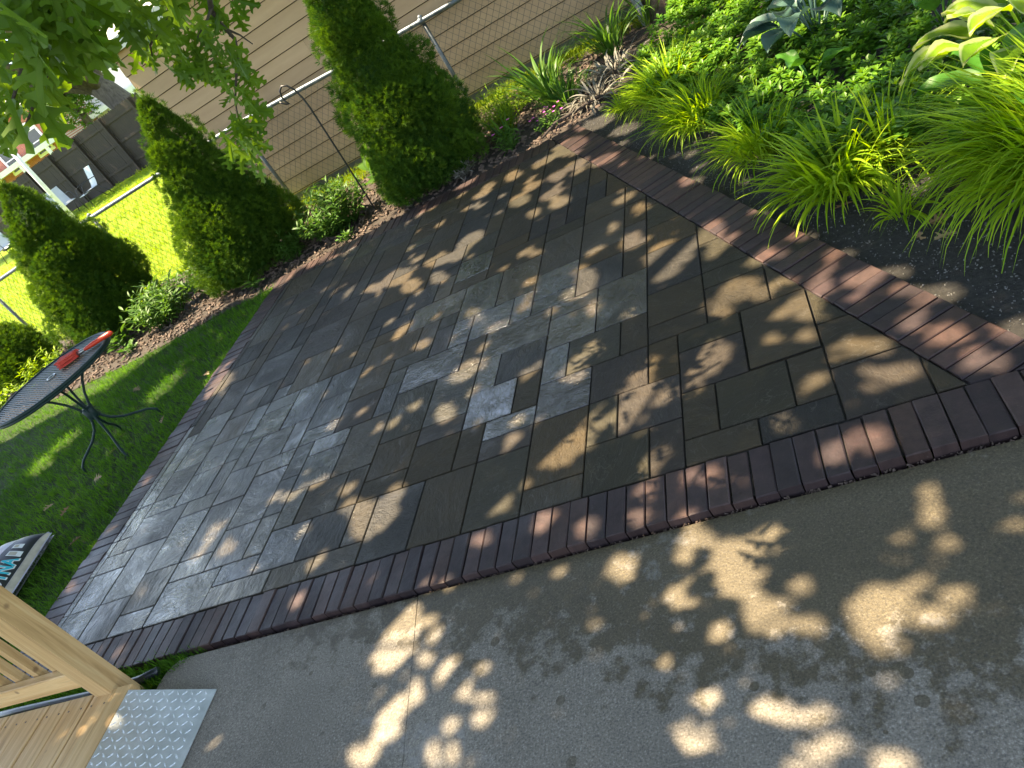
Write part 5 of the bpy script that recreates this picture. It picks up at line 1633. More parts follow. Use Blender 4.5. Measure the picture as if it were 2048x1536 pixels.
LEAFS = [[-1.351,1.643,1.967,0.135,0.078,0.034,-0.996],[-1.784,2.032,2.002,0.116,-0.258,-0.067,-0.964],[-1.55,2.14,2.156,0.115,0.519,-0.495,-0.697],[-1.701,2.522,1.918,0.121,-0.229,0.212,-0.95],[-1.265,1.584,1.953,0.133,-0.509,-0.298,-0.807],[-1.633,2.479,2.06,0.124,-0.573,0.294,-0.765],[-1.618,2.465,2.028,0.11,-0.091,0.406,-0.909],[-1.784,1.916,1.953,0.095,-0.916,-0.178,-0.359],[-1.415,2.387,2.026,0.092,-0.162,-0.806,-0.57],[-1.101,1.532,2.035,0.118,-0.691,-0.415,-0.592],[-1.522,1.999,2.162,0.124,0.236,-0.179,-0.955],[-1.667,2.113,2.091,0.109,0.123,0.428,-0.896],[-1.518,2.311,2.11,0.112,0.358,0.142,-0.923],[-1.853,2.208,1.938,0.091,0.139,0.609,-0.781],[-1.374,2.275,1.917,0.111,-0.151,0.321,-0.935],[-1.484,2.12,1.99,0.117,0.344,0.497,-0.797],[-1.371,2.053,1.941,0.118,0.013,0.19,-0.982],[-1.392,1.712,2.064,0.128,0.227,0.139,-0.964],[-1.916,2.304,1.974,0.106,0.029,0.181,-0.983],[-1.736,2.176,2.125,0.118,-0.063,-0.155,-0.986],[-1.652,1.891,1.897,0.102,-0.235,0.135,-0.962],[-1.78,2.36,2.254,0.125,0.413,-0.764,-0.497],[-1.499,2.467,1.956,0.119,-0.234,-0.385,-0.893],[-1.177,1.598,2.068,0.142,0.31,0.727,-0.613],[-1.574,2.397,2.128,0.096,-0.135,0.418,-0.898],[-1.6,2.122,2.077,0.117,-0.087,-0.213,-0.973],[-2.033,2.243,1.969,0.118,0.017,-0.033,-0.999],[-1.317,1.613,2.066,0.127,-0.481,-0.57,-0.666],[-1.184,1.503,2.094,0.113,0.797,-0.128,-0.59],[-1.293,1.704,2.014,0.133,0.308,-0.211,-0.928],[-1.264,1.751,2.065,0.125,0.182,0.1,-0.978],[-1.629,2.438,1.942,0.112,0.42,-0.379,-0.824],[-1.251,1.76,2.007,0.113,-0.679,0.347,-0.647],[-1.444,2.234,1.96,0.094,-0.436,0.154,-0.887],[-1.041,1.57,1.985,0.116,0.024,-0.153,-0.988],[-1.205,1.97,1.933,0.119,0.135,0.754,-0.642],[-1.505,2.472,2.062,0.108,-0.045,-0.203,-0.978],[-1.401,1.701,2.07,0.12,-0.805,0.112,-0.582],[-1.214,1.62,1.971,0.127,0.551,0.318,-0.772],[-1.529,2.389,2.025,0.116,-0.056,-0.179,-0.982],[-1.222,2.026,1.943,0.116,0.291,-0.168,-0.942],[-1.299,1.661,2.047,0.123,0.469,0.143,-0.872],[-1.494,2.436,1.918,0.104,0.305,-0.4,-0.865],[-1.274,1.474,2.0,0.124,0.482,-0.522,-0.703],[-1.855,1.933,1.879,0.111,-0.713,0.145,-0.686],[-1.576,2.411,1.908,0.124,-0.459,-0.283,-0.842],[-1.861,2.132,1.963,0.124,0.212,-0.277,-0.937],[-1.968,2.23,1.994,0.121,0.732,-0.064,-0.678],[-1.462,1.844,1.992,0.093,0.14,-0.241,-0.96],[-1.361,2.151,2.06,0.105,0.413,-0.273,-0.869],[-1.233,1.574,1.924,0.137,0.559,0.477,-0.678],[-1.55,2.466,1.895,0.117,-0.203,-0.351,-0.914],[-2.011,2.306,1.959,0.114,-0.16,-0.037,-0.986],[-1.576,2.295,2.06,0.096,0.011,0.356,-0.934],[-1.659,1.744,1.886,0.102,-0.07,-0.374,-0.925],[-1.121,1.549,1.959,0.139,-0.151,0.011,-0.988],[-1.401,2.075,1.927,0.103,0.072,-0.075,-0.995],[-1.42,2.128,1.926,0.104,-0.007,-0.543,-0.84],[-1.2,1.499,2.029,0.141,-0.045,-0.313,-0.949],[-1.322,1.619,2.018,0.133,0.499,0.117,-0.859],[-1.524,2.492,2.073,0.121,0.279,-0.092,-0.956],[-1.669,2.462,2.005,0.107,-0.131,-0.397,-0.909],[-1.937,2.043,2.004,0.107,-0.501,-0.075,-0.862],[-1.739,1.977,2.066,0.11,0.326,0.578,-0.748],[-1.884,2.056,1.959,0.092,-0.3,0.363,-0.882],[-1.581,2.537,1.924,0.114,0.326,0.732,-0.598],[-1.985,2.301,1.913,0.12,-0.502,0.21,-0.839],[-1.189,1.52,2.086,0.13,0.014,-0.123,-0.992],[-1.631,2.031,2.01,0.096,0.408,-0.298,-0.863],[-1.279,1.762,2.119,0.116,0.31,-0.277,-0.909],[-1.173,1.546,2.039,0.111,0.182,0.151,-0.972],[-1.405,1.638,2.038,0.112,0.011,-0.421,-0.907],[-1.734,1.757,1.902,0.093,-0.211,0.034,-0.977],[-1.514,1.965,2.161,0.118,-0.215,-0.76,-0.613],[-1.322,1.761,2.044,0.135,-0.08,0.118,-0.99],[-1.256,1.928,2.047,0.093,-0.763,0.042,-0.646],[-2.018,2.223,2.052,0.097,0.561,-0.093,-0.823],[-1.263,2.192,1.985,0.111,-0.665,0.128,-0.736],[-1.582,1.787,1.87,0.104,-0.326,0.557,-0.764],[-1.402,2.221,1.887,0.098,-0.086,0.068,-0.994],[-1.661,2.196,2.136,0.115,-0.457,0.394,-0.797],[-1.855,2.118,2.105,0.093,0.867,0.104,-0.487],[-1.656,2.517,1.892,0.116,-0.269,0.463,-0.844],[-1.381,2.37,1.978,0.094,0.206,0.59,-0.781],[-1.253,1.716,2.095,0.133,0.393,0.029,-0.919],[-1.633,2.239,1.976,0.118,-0.06,-0.26,-0.964],[-1.429,1.874,2.12,0.091,0.314,-0.067,-0.947],[-1.616,2.25,2.071,0.112,-0.069,0.038,-0.997],[-1.214,1.507,1.911,0.143,-0.567,-0.382,-0.729],[-1.212,1.471,2.015,0.132,0.367,-0.03,-0.93],[-1.595,1.984,2.061,0.105,0.407,0.238,-0.882],[-1.602,2.583,1.943,0.096,0.704,0.466,-0.536],[-1.467,1.797,1.965,0.116,-0.055,0.336,-0.94],[-1.309,1.979,1.937,0.1,0.547,-0.137,-0.826],[-1.912,2.113,1.97,0.124,0.621,-0.08,-0.78],[-1.3,1.651,1.971,0.124,0.152,0.175,-0.973],[-1.352,2.085,1.929,0.118,0.165,0.01,-0.986],[-1.301,1.739,2.116,0.129,-0.08,0.585,-0.807],[-1.202,2.119,1.965,0.09,-0.523,0.237,-0.819],[-1.384,1.702,2.066,0.127,0.196,-0.01,-0.981],[-1.293,2.021,1.937,0.117,0.139,-0.548,-0.825],[-1.269,1.711,2.058,0.146,-0.36,0.304,-0.882],[-1.199,1.554,1.922,0.137,0.406,-0.02,-0.914],[-1.274,1.595,2.03,0.144,0.127,0.271,-0.954],[-1.492,2.291,2.094,0.109,-0.291,0.023,-0.956],[-1.726,1.922,1.99,0.108,-0.473,0.447,-0.76],[-1.68,2.506,2.062,0.096,-0.449,0.405,-0.796],[-1.184,1.533,1.968,0.12,0.302,0.167,-0.939],[-1.26,1.66,2.052,0.14,0.286,-0.461,-0.84],[-1.247,1.538,2.047,0.132,-0.043,0.323,-0.945],[-1.528,2.596,1.988,0.096,0.516,-0.023,-0.856],[-1.655,1.778,1.957,0.097,-0.117,0.238,-0.964],[-1.904,1.944,1.917,0.103,0.414,0.33,-0.848],[-1.23,1.591,2.07,0.147,-0.031,0.279,-0.96],[-1.324,2.21,1.909,0.123,-0.561,0.053,-0.826],[-1.889,2.224,1.927,0.11,0.081,-0.515,-0.853],[-1.509,1.931,1.939,0.111,0.746,-0.335,-0.575],[-1.317,2.126,1.964,0.097,0.609,0.686,-0.398],[-1.756,2.292,2.248,0.125,-0.192,-0.448,-0.873],[-1.251,1.723,1.935,0.123,-0.176,-0.388,-0.905],[-1.881,2.415,2.098,0.123,0.372,-0.437,-0.819],[-1.282,1.743,2.077,0.124,0.694,-0.13,-0.708],[-1.88,2.437,1.986,0.108,-0.638,0.246,-0.73],[-1.791,1.882,1.941,0.124,0.23,-0.241,-0.943],[-1.427,2.091,1.936,0.108,-0.237,0.174,-0.956],[-1.377,2.035,2.027,0.103,-0.548,-0.136,-0.825],[-1.196,1.462,2.018,0.132,0.412,-0.222,-0.884],[-1.777,1.891,1.917,0.107,-0.569,0.193,-0.799],[-1.863,2.051,1.932,0.093,0.765,0.136,-0.63],[-1.283,1.637,2.041,0.127,0.028,-0.316,-0.948],[-1.625,2.309,2.129,0.093,-0.611,0.234,-0.756],[-1.465,1.687,2.043,0.143,-0.012,-0.319,-0.948],[-1.336,1.667,2.016,0.111,0.4,-0.173,-0.9],[-1.723,2.095,2.039,0.1,-0.068,0.527,-0.847],[-1.27,1.846,2.016,0.115,-0.408,-0.082,-0.909],[-1.272,1.959,1.961,0.105,0.608,-0.112,-0.786],[-1.553,2.505,1.98,0.123,0.468,0.438,-0.768],[-1.203,1.624,2.088,0.144,0.167,0.068,-0.984],[-1.193,1.588,1.959,0.121,-0.155,-0.424,-0.892],[-1.328,1.716,1.925,0.119,0.139,-0.201,-0.97],[-1.739,1.941,1.947,0.109,-0.404,-0.285,-0.869],[-1.627,2.446,2.031,0.125,0.064,-0.996,-0.061],[-1.471,2.082,2.053,0.116,-0.11,-0.064,-0.992],[-1.619,2.095,1.946,0.107,-0.101,-0.479,-0.872],[-1.635,2.155,2.169,0.101,0.329,-0.264,-0.907],[-1.669,2.308,2.199,0.102,-0.3,-0.499,-0.813],[-1.792,2.073,1.958,0.103,0.324,0.266,-0.908],[-1.285,1.588,2.008,0.133,0.574,0.104,-0.812],[-1.116,1.598,1.986,0.114,-0.796,-0.191,-0.574],[-1.142,1.642,2.041,0.148,-0.398,0.811,-0.429],[-1.352,1.826,1.965,0.117,-0.454,-0.218,-0.864],[-1.938,2.138,2.01,0.098,0.213,-0.824,-0.525],[-1.579,1.842,1.892,0.113,-0.041,0.336,-0.941],[-1.629,2.331,1.899,0.105,0.461,0.082,-0.884],[-1.214,1.748,2.068,0.118,0.043,-0.835,-0.549],[-1.309,1.924,1.911,0.109,-0.14,-0.015,-0.99],[-1.743,2.262,2.172,0.107,-0.012,-0.168,-0.986],[-1.337,1.983,2.01,0.112,-0.158,0.159,-0.975],[-1.611,2.002,2.193,0.106,0.509,-0.019,-0.861],[-1.552,1.838,2.107,0.091,0.532,-0.304,-0.79],[-1.467,2.535,1.992,0.104,0.133,-0.366,-0.921],[-1.623,1.977,2.028,0.098,-0.348,-0.175,-0.921],[-1.337,1.655,1.944,0.122,0.091,0.014,-0.996],[-1.659,2.368,2.043,0.111,0.162,-0.247,-0.955],[-1.127,1.548,1.92,0.142,-0.332,-0.0,-0.943],[-1.395,1.944,1.921,0.125,-0.337,0.269,-0.902],[-1.341,2.331,1.955,0.107,0.01,0.699,-0.715],[-1.664,2.449,2.172,0.122,0.033,0.606,-0.794],[-1.246,1.575,1.959,0.115,-0.149,-0.15,-0.977],[-1.205,2.028,1.913,0.116,-0.022,-0.561,-0.828],[-1.808,1.999,2.005,0.124,0.124,0.005,-0.992],[-1.235,1.734,1.944,0.111,-0.868,-0.238,-0.436],[-1.27,1.581,1.97,0.136,-0.027,-0.674,-0.738],[-1.217,1.717,2.071,0.134,0.056,0.02,-0.998],[-1.22,1.55,2.062,0.145,-0.323,-0.14,-0.936],[-1.615,1.923,1.901,0.098,0.07,0.052,-0.996],[-1.552,2.442,2.058,0.107,-0.29,0.278,-0.916],[-1.809,2.219,1.948,0.122,0.266,0.699,-0.663],[-1.465,2.515,1.974,0.121,0.461,0.445,-0.768],[-1.266,1.809,2.046,0.127,-0.177,-0.282,-0.943],[-1.205,1.968,1.899,0.123,-0.215,0.48,-0.851],[-1.715,1.802,1.915,0.098,-0.049,0.264,-0.963],[-1.354,2.144,1.897,0.098,-0.383,-0.104,-0.918],[-2.011,2.281,1.915,0.116,0.273,0.063,-0.96],[-1.361,1.804,2.075,0.146,0.533,-0.319,-0.784],[-1.738,1.803,1.918,0.1,0.274,0.245,-0.93],[-1.494,2.398,1.919,0.094,0.267,-0.198,-0.943],[-1.357,1.961,1.985,0.11,0.394,0.654,-0.646],[-1.13,1.556,2.014,0.123,-0.359,-0.1,-0.928],[-1.252,1.828,2.044,0.129,0.365,-0.454,-0.812],[-1.411,2.164,1.9,0.103,0.372,0.025,-0.928],[-1.484,1.934,1.955,0.124,0.079,0.782,-0.619],[-1.678,1.853,1.924,0.093,-0.795,-0.208,-0.569],[-1.282,2.251,1.975,0.094,-0.482,0.01,-0.876],[-1.633,1.712,1.905,0.093,0.16,-0.289,-0.944],[-1.532,1.743,1.925,0.108,-0.081,0.255,-0.964],[-1.295,2.06,2.038,0.109,0.258,-0.049,-0.965],[-1.5,2.26,1.884,0.113,-0.162,0.631,-0.759],[-1.344,1.785,2.056,0.128,-0.343,0.284,-0.895],[-1.895,2.214,1.923,0.1,-0.315,0.78,-0.541],[-1.174,1.645,2.001,0.134,-0.438,0.499,-0.748],[-1.597,2.19,1.929,0.107,-0.316,0.113,-0.942],[-1.624,2.484,1.976,0.093,-0.417,0.039,-0.908],[-1.25,1.691,2.066,0.11,-0.344,0.154,-0.926],[-1.479,2.318,1.851,0.1,-0.34,-0.533,-0.775],[-1.334,1.755,1.95,0.123,-0.038,-0.306,-0.951],[-1.768,2.396,1.959,0.108,-0.068,0.103,-0.992],[-1.102,1.551,1.935,0.116,-0.144,0.754,-0.64],[-1.623,2.343,2.044,0.112,0.616,0.253,-0.746],[-1.382,1.735,2.067,0.143,0.809,-0.118,-0.576],[-1.231,1.553,1.989,0.145,-0.844,0.406,-0.352],[-1.211,1.576,1.946,0.145,0.199,0.313,-0.929],[-1.195,1.578,2.005,0.145,-0.207,-0.617,-0.759],[-1.278,1.521,1.949,0.145,-0.066,-0.094,-0.993],[-1.171,1.603,1.965,0.145,0.355,0.76,-0.544],[-1.256,1.543,1.919,0.145,0.412,-0.722,-0.556],[-1.335,1.48,1.882,0.145,0.036,-0.587,-0.808],[-1.309,1.504,1.876,0.145,-0.162,-0.062,-0.985],[-1.278,1.531,1.867,0.145,-0.681,0.324,-0.656],[-1.333,1.485,1.855,0.145,-0.345,0.425,-0.837],[-1.657,2.933,1.922,0.114,-0.229,0.244,-0.943],[-1.631,2.912,1.928,0.102,-0.006,0.327,-0.945],[-1.693,2.958,1.944,0.106,0.562,-0.588,-0.581],[-1.64,2.951,1.84,0.099,-0.911,0.135,-0.389],[-1.628,2.893,1.847,0.114,-0.344,0.435,-0.832],[-1.6,2.86,1.884,0.108,0.343,-0.315,-0.885],[-1.69,2.922,1.828,0.095,0.235,0.643,-0.729],[-1.698,2.835,1.846,0.098,0.482,-0.287,-0.828],[-1.75,2.964,1.868,0.089,-0.59,-0.283,-0.756],[-1.77,2.887,1.815,0.107,-0.075,-0.278,-0.958],[-1.716,2.826,1.813,0.094,0.416,-0.191,-0.889],[-1.648,2.74,1.811,0.115,0.222,0.041,-0.974],[-1.595,2.717,1.869,0.105,-0.095,0.007,-0.995],[-1.71,2.926,1.903,0.097,-0.212,0.28,-0.936],[-1.598,2.735,1.86,0.094,0.017,-0.131,-0.991],[-1.786,2.861,1.887,0.114,-0.162,-0.404,-0.9],[-1.838,2.913,1.87,0.119,0.313,0.003,-0.95],[-1.771,2.875,1.858,0.091,0.219,0.412,-0.885],[-1.719,2.711,1.833,0.112,-0.478,0.283,-0.831],[-1.834,2.86,1.844,0.092,-0.147,-0.185,-0.972],[-1.818,2.752,1.826,0.09,0.042,0.496,-0.867],[-1.861,2.768,1.81,0.114,0.35,-0.108,-0.93],[-1.77,2.613,1.823,0.089,0.17,-0.826,-0.537],[-1.878,2.781,1.883,0.105,-0.306,-0.088,-0.948],[-1.801,2.745,1.907,0.089,0.483,-0.091,-0.871],[-1.91,2.849,1.938,0.094,0.759,0.466,-0.454],[-1.771,2.745,1.918,0.106,0.161,0.14,-0.977],[-1.759,2.623,1.764,0.119,0.834,0.104,-0.542],[-1.795,2.757,1.813,0.109,-0.232,0.859,-0.457],[-1.886,2.867,1.791,0.096,-0.093,0.335,-0.938],[-1.889,2.777,1.893,0.12,-0.515,-0.558,-0.651],[-1.812,2.627,1.908,0.104,0.417,0.384,-0.823],[-1.885,2.721,1.889,0.107,0.17,0.251,-0.953],[-1.573,2.86,1.855,0.119,-0.505,-0.401,-0.764],[-1.635,2.926,1.856,0.092,-0.365,-0.041,-0.93],[-1.646,2.966,1.821,0.09,-0.28,-0.119,-0.952],[-1.514,2.819,1.823,0.119,-0.332,0.343,-0.879],[-1.627,3.035,1.85,0.104,0.166,0.073,-0.983],[-1.589,2.973,1.847,0.116,0.611,0.335,-0.717],[-1.611,2.787,1.741,0.114,0.027,-0.129,-0.991],[-1.632,2.826,1.725,0.102,-0.084,-0.333,-0.939],[-1.597,2.741,1.747,0.106,0.647,0.043,-0.761],[-1.67,2.885,1.702,0.098,0.566,-0.268,-0.78],[-1.587,2.757,1.683,0.091,-0.093,-0.071,-0.993],[-1.637,2.814,1.69,0.108,0.485,-0.163,-0.859],[-1.693,2.884,1.645,0.106,0.44,-0.551,-0.709],[-1.743,2.968,1.604,0.086,-0.012,0.948,-0.317],[-1.668,2.891,1.626,0.085,-0.066,0.177,-0.982],[-1.611,2.753,1.624,0.099,0.374,0.531,-0.76],[-1.667,2.757,1.608,0.096,0.507,-0.46,-0.729],[-1.706,2.767,1.629,0.102,0.282,-0.332,-0.9],[-1.756,2.905,1.593,0.098,0.708,-0.084,-0.701],[-1.693,2.775,1.605,0.091,0.12,0.787,-0.605],[-1.715,2.818,1.603,0.099,-0.614,0.477,-0.628],[-1.659,2.762,1.572,0.117,0.055,0.176,-0.983],[-1.803,2.93,1.579,0.09,-0.125,-0.977,-0.173],[-1.632,2.718,1.589,0.115,-0.066,0.048,-0.997],[-1.812,2.895,1.534,0.097,0.282,-0.494,-0.823],[-1.819,2.875,1.542,0.115,-0.065,-0.235,-0.97],[-1.686,2.764,1.564,0.092,0.051,0.297,-0.953],[-1.741,2.798,1.49,0.109,-0.1,0.16,-0.982],[-1.698,2.754,1.524,0.116,0.818,0.175,-0.548],[-1.753,2.797,1.522,0.098,-0.264,-0.063,-0.962],[-1.757,2.756,1.51,0.115,-0.095,-0.267,-0.959],[-1.713,2.685,1.523,0.086,-0.597,0.24,-0.765],[-1.691,2.656,1.521,0.108,-0.187,0.508,-0.841],[-1.809,2.873,1.452,0.101,-0.076,0.513,-0.855],[-1.759,2.784,1.483,0.095,0.332,-0.143,-0.932],[-1.696,2.723,1.487,0.088,0.276,0.282,-0.919],[-1.776,2.939,1.522,0.112,0.502,0.031,-0.865],[-1.701,2.766,1.505,0.092,0.028,0.498,-0.867],[-1.741,2.861,1.514,0.086,0.081,0.204,-0.976],[-1.848,2.814,1.454,0.097,0.34,0.053,-0.939],[-1.737,2.707,1.463,0.112,0.292,-0.316,-0.903],[-1.692,2.677,1.491,0.095,0.799,0.275,-0.535],[-1.771,2.681,1.476,0.092,-0.262,-0.552,-0.792],[-1.777,2.74,1.444,0.108,0.16,-0.308,-0.938],[-1.722,2.646,1.486,0.103,0.171,-0.271,-0.947],[-1.77,2.714,1.407,0.092,-0.086,0.388,-0.918],[-1.771,2.771,1.426,0.106,0.297,0.536,-0.79],[-1.884,2.849,1.39,0.09,-0.224,-0.637,-0.738],[-1.787,2.8,1.362,0.119,-0.306,-0.451,-0.838],[-1.826,2.86,1.419,0.096,0.106,0.391,-0.914],[-1.815,2.802,1.38,0.104,-0.482,-0.072,-0.873],[-1.888,2.839,1.438,0.107,-0.037,0.214,-0.976],[-1.897,2.823,1.442,0.1,-0.182,-0.645,-0.742],[-1.798,2.681,1.464,0.101,0.346,0.069,-0.936],[-1.806,2.709,1.518,0.104,0.3,-0.408,-0.862],[-1.746,2.615,1.529,0.115,-0.172,0.435,-0.884],[-1.752,2.726,1.534,0.114,0.329,0.039,-0.944],[-1.671,2.754,1.711,0.092,0.81,-0.374,-0.452],[-1.769,2.884,1.662,0.095,-0.106,0.088,-0.991],[-1.764,2.843,1.685,0.11,-0.044,0.169,-0.985],[-1.779,2.919,1.68,0.111,-0.02,0.371,-0.928],[-1.757,2.966,1.695,0.114,-0.181,-0.724,-0.665],[-1.645,2.691,1.7,0.095,0.068,-0.256,-0.964],[-1.69,2.785,1.739,0.103,-0.688,-0.442,-0.575],[-1.743,2.849,1.718,0.108,0.426,0.011,-0.904],[-1.715,2.864,1.745,0.099,-0.009,-0.343,-0.939],[-1.672,2.724,1.74,0.097,-0.376,-0.304,-0.875],[-1.767,2.836,1.771,0.113,-0.275,0.788,-0.551],[-1.786,2.866,1.744,0.115,0.019,-0.061,-0.998],[-1.794,2.805,1.738,0.12,0.182,0.636,-0.75],[-1.82,2.836,1.748,0.117,0.203,0.249,-0.947],[-1.739,2.76,1.754,0.111,-0.427,0.372,-0.824],[-1.705,2.67,1.791,0.096,-0.262,0.373,-0.89],[-1.789,2.791,1.776,0.097,0.185,-0.24,-0.953],[-1.845,2.897,1.804,0.111,0.132,-0.409,-0.903],[-1.747,2.647,1.774,0.104,0.239,-0.174,-0.955],[-1.794,2.688,1.745,0.092,-0.004,0.507,-0.862],[-1.808,2.776,1.775,0.112,0.262,-0.533,-0.805],[-1.584,2.726,1.781,0.092,-0.126,-0.206,-0.97],[-1.677,2.91,1.813,0.09,-0.887,-0.139,-0.44],[-1.752,2.963,1.828,0.088,0.49,0.238,-0.838],[-1.773,2.856,1.795,0.114,0.037,-0.096,-0.995],[-1.811,2.871,1.805,0.106,-0.529,0.231,-0.817],[-1.813,2.911,1.773,0.097,-0.583,0.106,-0.806]]
P, D, U, Sz = [], [], [], []
for (x, y, z, s, dx, dy, dz) in LEAFS:
    P.append(L2O((x, y, z))); D.append((dx, dy, dz)); Sz.append(s)
n = len(P)
U = r5.normal(0, 0.55, (n, 3)) + np.array([0.1, -0.75, 0.55])
scatter('hanging_leaves', OAKV, OAKF, frames(P, D, U, Sz), np.clip(r5.normal(0.55, 0.25, n), 0, 1), m_oak, oak)

# ------------------------------------------------------------------ far side of the neighbour's yard
m_fence = simple_mat('dark_fence_boards', (0.026, 0.018, 0.011), 0.8, var=0.3, scale=3, bump=0.4)
FA, FB = Vector((-36.0, 31.6, 0)), Vector((-19.2, 26.2, 0))
fd = FB - FA; fl = fd.length; fang = math.atan2(fd.y, fd.x)
wf = thing('board_fence', 'tall dark brown board fence with dog eared tops across the far yard', 'fence', FA, fang)
m = MB()
bw = 0.145
r = random.Random(2)
for k in range(int(fl / bw)):
    x0 = k * bw; g_ = 0.004 if r.random() < 0.8 else 0.022
    hgt = 2.22 + r.gauss(0, 0.012)
    w_ = bw - g_
    pts = [(x0, -0.1), (x0 + w_, -0.1), (x0 + w_, hgt - 0.07), (x0 + w_ * 0.68, hgt), (x0 + w_ * 0.32, hgt), (x0, hgt - 0.07)]
    V = [(x, 0, z) for x, z in pts] + [(x, 0.02, z) for x, z in pts]
    n6 = 6
    m.add(V, [tuple(range(6)), tuple(range(11, 5, -1))] + [(i, i + 6, (i + 1) % 6 + 6, (i + 1) % 6) for i in range(6)], r.random())
m.build('board_panel', m_fence, wf)
for zz in (0.35, 1.15, 1.9):
    m = MB(); m.box((fl / 2, -0.028, zz), (fl, 0.045, 0.095)); m.build('rail', m_fence, wf)
for k in range(8):
    m = MB(); m.box((0.6 + 2.35 * k, -0.10, 1.05), (0.11, 0.10, 2.3), 0, r.random(), bev=0.01); m.build('post', m_fence, wf)

# white pole
m = MB()
m.tube([(0, 0, -0.1), (0.0, 0, 1.4), (0.02, 0, 3.0)], [0.062, 0.06, 0.058], 12)
m.tube([(0.02, 0, 3.0), (0.02, 0, 3.06)], [0.075, 0.075], 12)
m.tube([(0.02, 0, 3.05), (0.03, 0, 4.2)], [0.018, 0.012], 8)
o = m.build('white_pole', simple_mat('white_pipe', (0.62, 0.62, 0.60), 0.4, var=0.08), None, True)
o.location = (-17.12, 17.52, -0.07)
tag(o, 'thick white pole standing on the sunlit lawn before the dark fence', 'pole')

# sling chairs
m_sling = simple_mat('grey_white_sling', (0.52, 0.55, 0.57), 0.7, var=0.06)
m_frame = simple_mat('black_chair_tube', (0.02, 0.02, 0.022), 0.4)


def sling_chair(x, y, rz, label, s=1.25):
    t = thing('sling_chair', label, 'chair', (x, y, -0.075), rz, 'white sling chairs before the dark fence')
    t.scale = (s, s, s)
    m = MB()
    P = [(-0.26, 0.30, 0.98), (-0.26, 0.22, 0.75), (-0.26, 0.14, 0.52), (-0.26, 0.08, 0.42)]
    V = []
    for (a, b, c) in P: V += [(a, b, c), (-a, b, c), (a, b + 0.012, c), (-a, b + 0.012, c)]
    F = []
    for i in range(3):
        q = 4 * i
        F += [(q, q + 1, q + 5, q + 4), (q + 3, q + 2, q + 6, q + 7), (q, q + 4, q + 6, q + 2), (q + 1, q + 3, q + 7, q + 5)]
    F += [(0, 2, 3, 1), (12, 13, 15, 14)]
    m.add(V, F); m.build('backrest', m_sling, t)
    m = MB(); m.box((0, -0.16, 0.42), (0.50, 0.48, 0.014), rot=Matrix.Rotation(0.07, 3, 'X'), bev=0.004); m.build('seat', m_sling, t)
    for sx_ in (-0.28, 0.28):
        m = MB()
        m.tube([(sx_, 0.31, 1.0), (sx_, 0.15, 0.52), (sx_, 0.08, 0.41), (sx_, -0.40, 0.44)], 0.013, 7)
        m.tube([(sx_, 0.20, 0.66), (sx_ * 1.05, -0.1, 0.68), (sx_ * 1.05, -0.32, 0.64), (sx_ * 1.02, -0.40, 0.44), (sx_, -0.44, 0.0)], 0.012, 7)
        m.tube([(sx_, 0.08, 0.41), (sx_, 0.34, 0.0)], 0.012, 7)
        m.build('side_frame', m_frame, t, True)
    return t


sling_chair(-22.9, 25.2, rad(-28), 'white sling chair with black arms, the one nearest the garage corner')
sling_chair(-25.6, 26.4, rad(60), 'white sling chair seen from the side behind the white pole')
sling_chair(-27.2, 24.2, rad(70), 'white sling chair mostly hidden behind the leftmost evergreen')

# trees behind the board fence
def big_tree(name, label, base, path, rads, blobs, n, leaf, mat, seed):
    r = np.random.default_rng(seed)
    t = thing(name, label, 'tree', base, 0, 'trees beyond the dark fence')
    m = MB(); m.tube(path, rads, 12)
    for (bx, by, bz, br) in blobs:
        k = r.integers(len(path) // 2, len(path))
        m.tube([path[k], ((path[k][0] + bx) / 2, (path[k][1] + by) / 2, (path[k][2] + bz) / 2 + 0.4), (bx, by, bz)], [rads[k] * 0.45, 0.10, 0.03], 6)
    m.build('trunk', m_bark, t, True)
    B = np.array(blobs)
    k = r.integers(0, len(B), n)
    d = r.normal(size=(n, 3)); d /= np.linalg.norm(d, axis=1, keepdims=True)
    P = B[k, :3] + d * (B[k, 3] * r.random(n) ** 0.45)[:, None]
    a = r.random(n) * 6.283
    D = np.c_[np.cos(a), np.sin(a), r.normal(-0.3, 0.4, n)]
    scatter('crown', [(x, y * 1.3, z) for x, y, z in OAKV], OAKF, frames(P, D, r.normal(0, 0.5, (n, 3)) + np.array([0, 0, 1]), leaf * r.uniform(0.6, 1.3, n)), np.clip(r.normal(0.5, 0.25, n), 0, 1), mat, t)
    return t


big_tree('shade_tree', 'old tree with a thick sunlit trunk just behind the dark board fence', (-24.2, 31.0, -0.1),
         [(1.2, 0, -0.2), (0.9, 0, 1.2), (0.2, 0.1, 3.0), (-0.8, 0.2, 5.0), (-1.6, 0.3, 7.0)], [0.75, 0.60, 0.50, 0.42, 0.25],
         [(-3.4, -0.5, 7.4, 2.2), (-1.4, -1.0, 8.2, 2.4), (0.6, 0.0, 7.6, 2.2), (-4.8, 0.5, 6.2, 1.8), (-2.6, 1.5, 9.4, 2.4), (2.4, 0.4, 7.2, 1.8), (0.5, 1.0, 5.4, 1.0), (-2.2, 0.0, 5.0, 0.9), (-7.0, 0.5, 7.5, 2.4), (-8.6, -1.6, 7.0, 2.2), (-6.0, -2.0, 8.6, 2.2), (-7, -4.5, 8.5, 2.4), (-4, -4.5, 9, 2.4), (-1.5, -5, 9, 2.2), (-9.5, -3.5, 8.5, 2.4), (1, -5.5, 9, 2.0), (-12, -3, 8.5, 2.4)], 9500, 0.42, m_oak, 31)
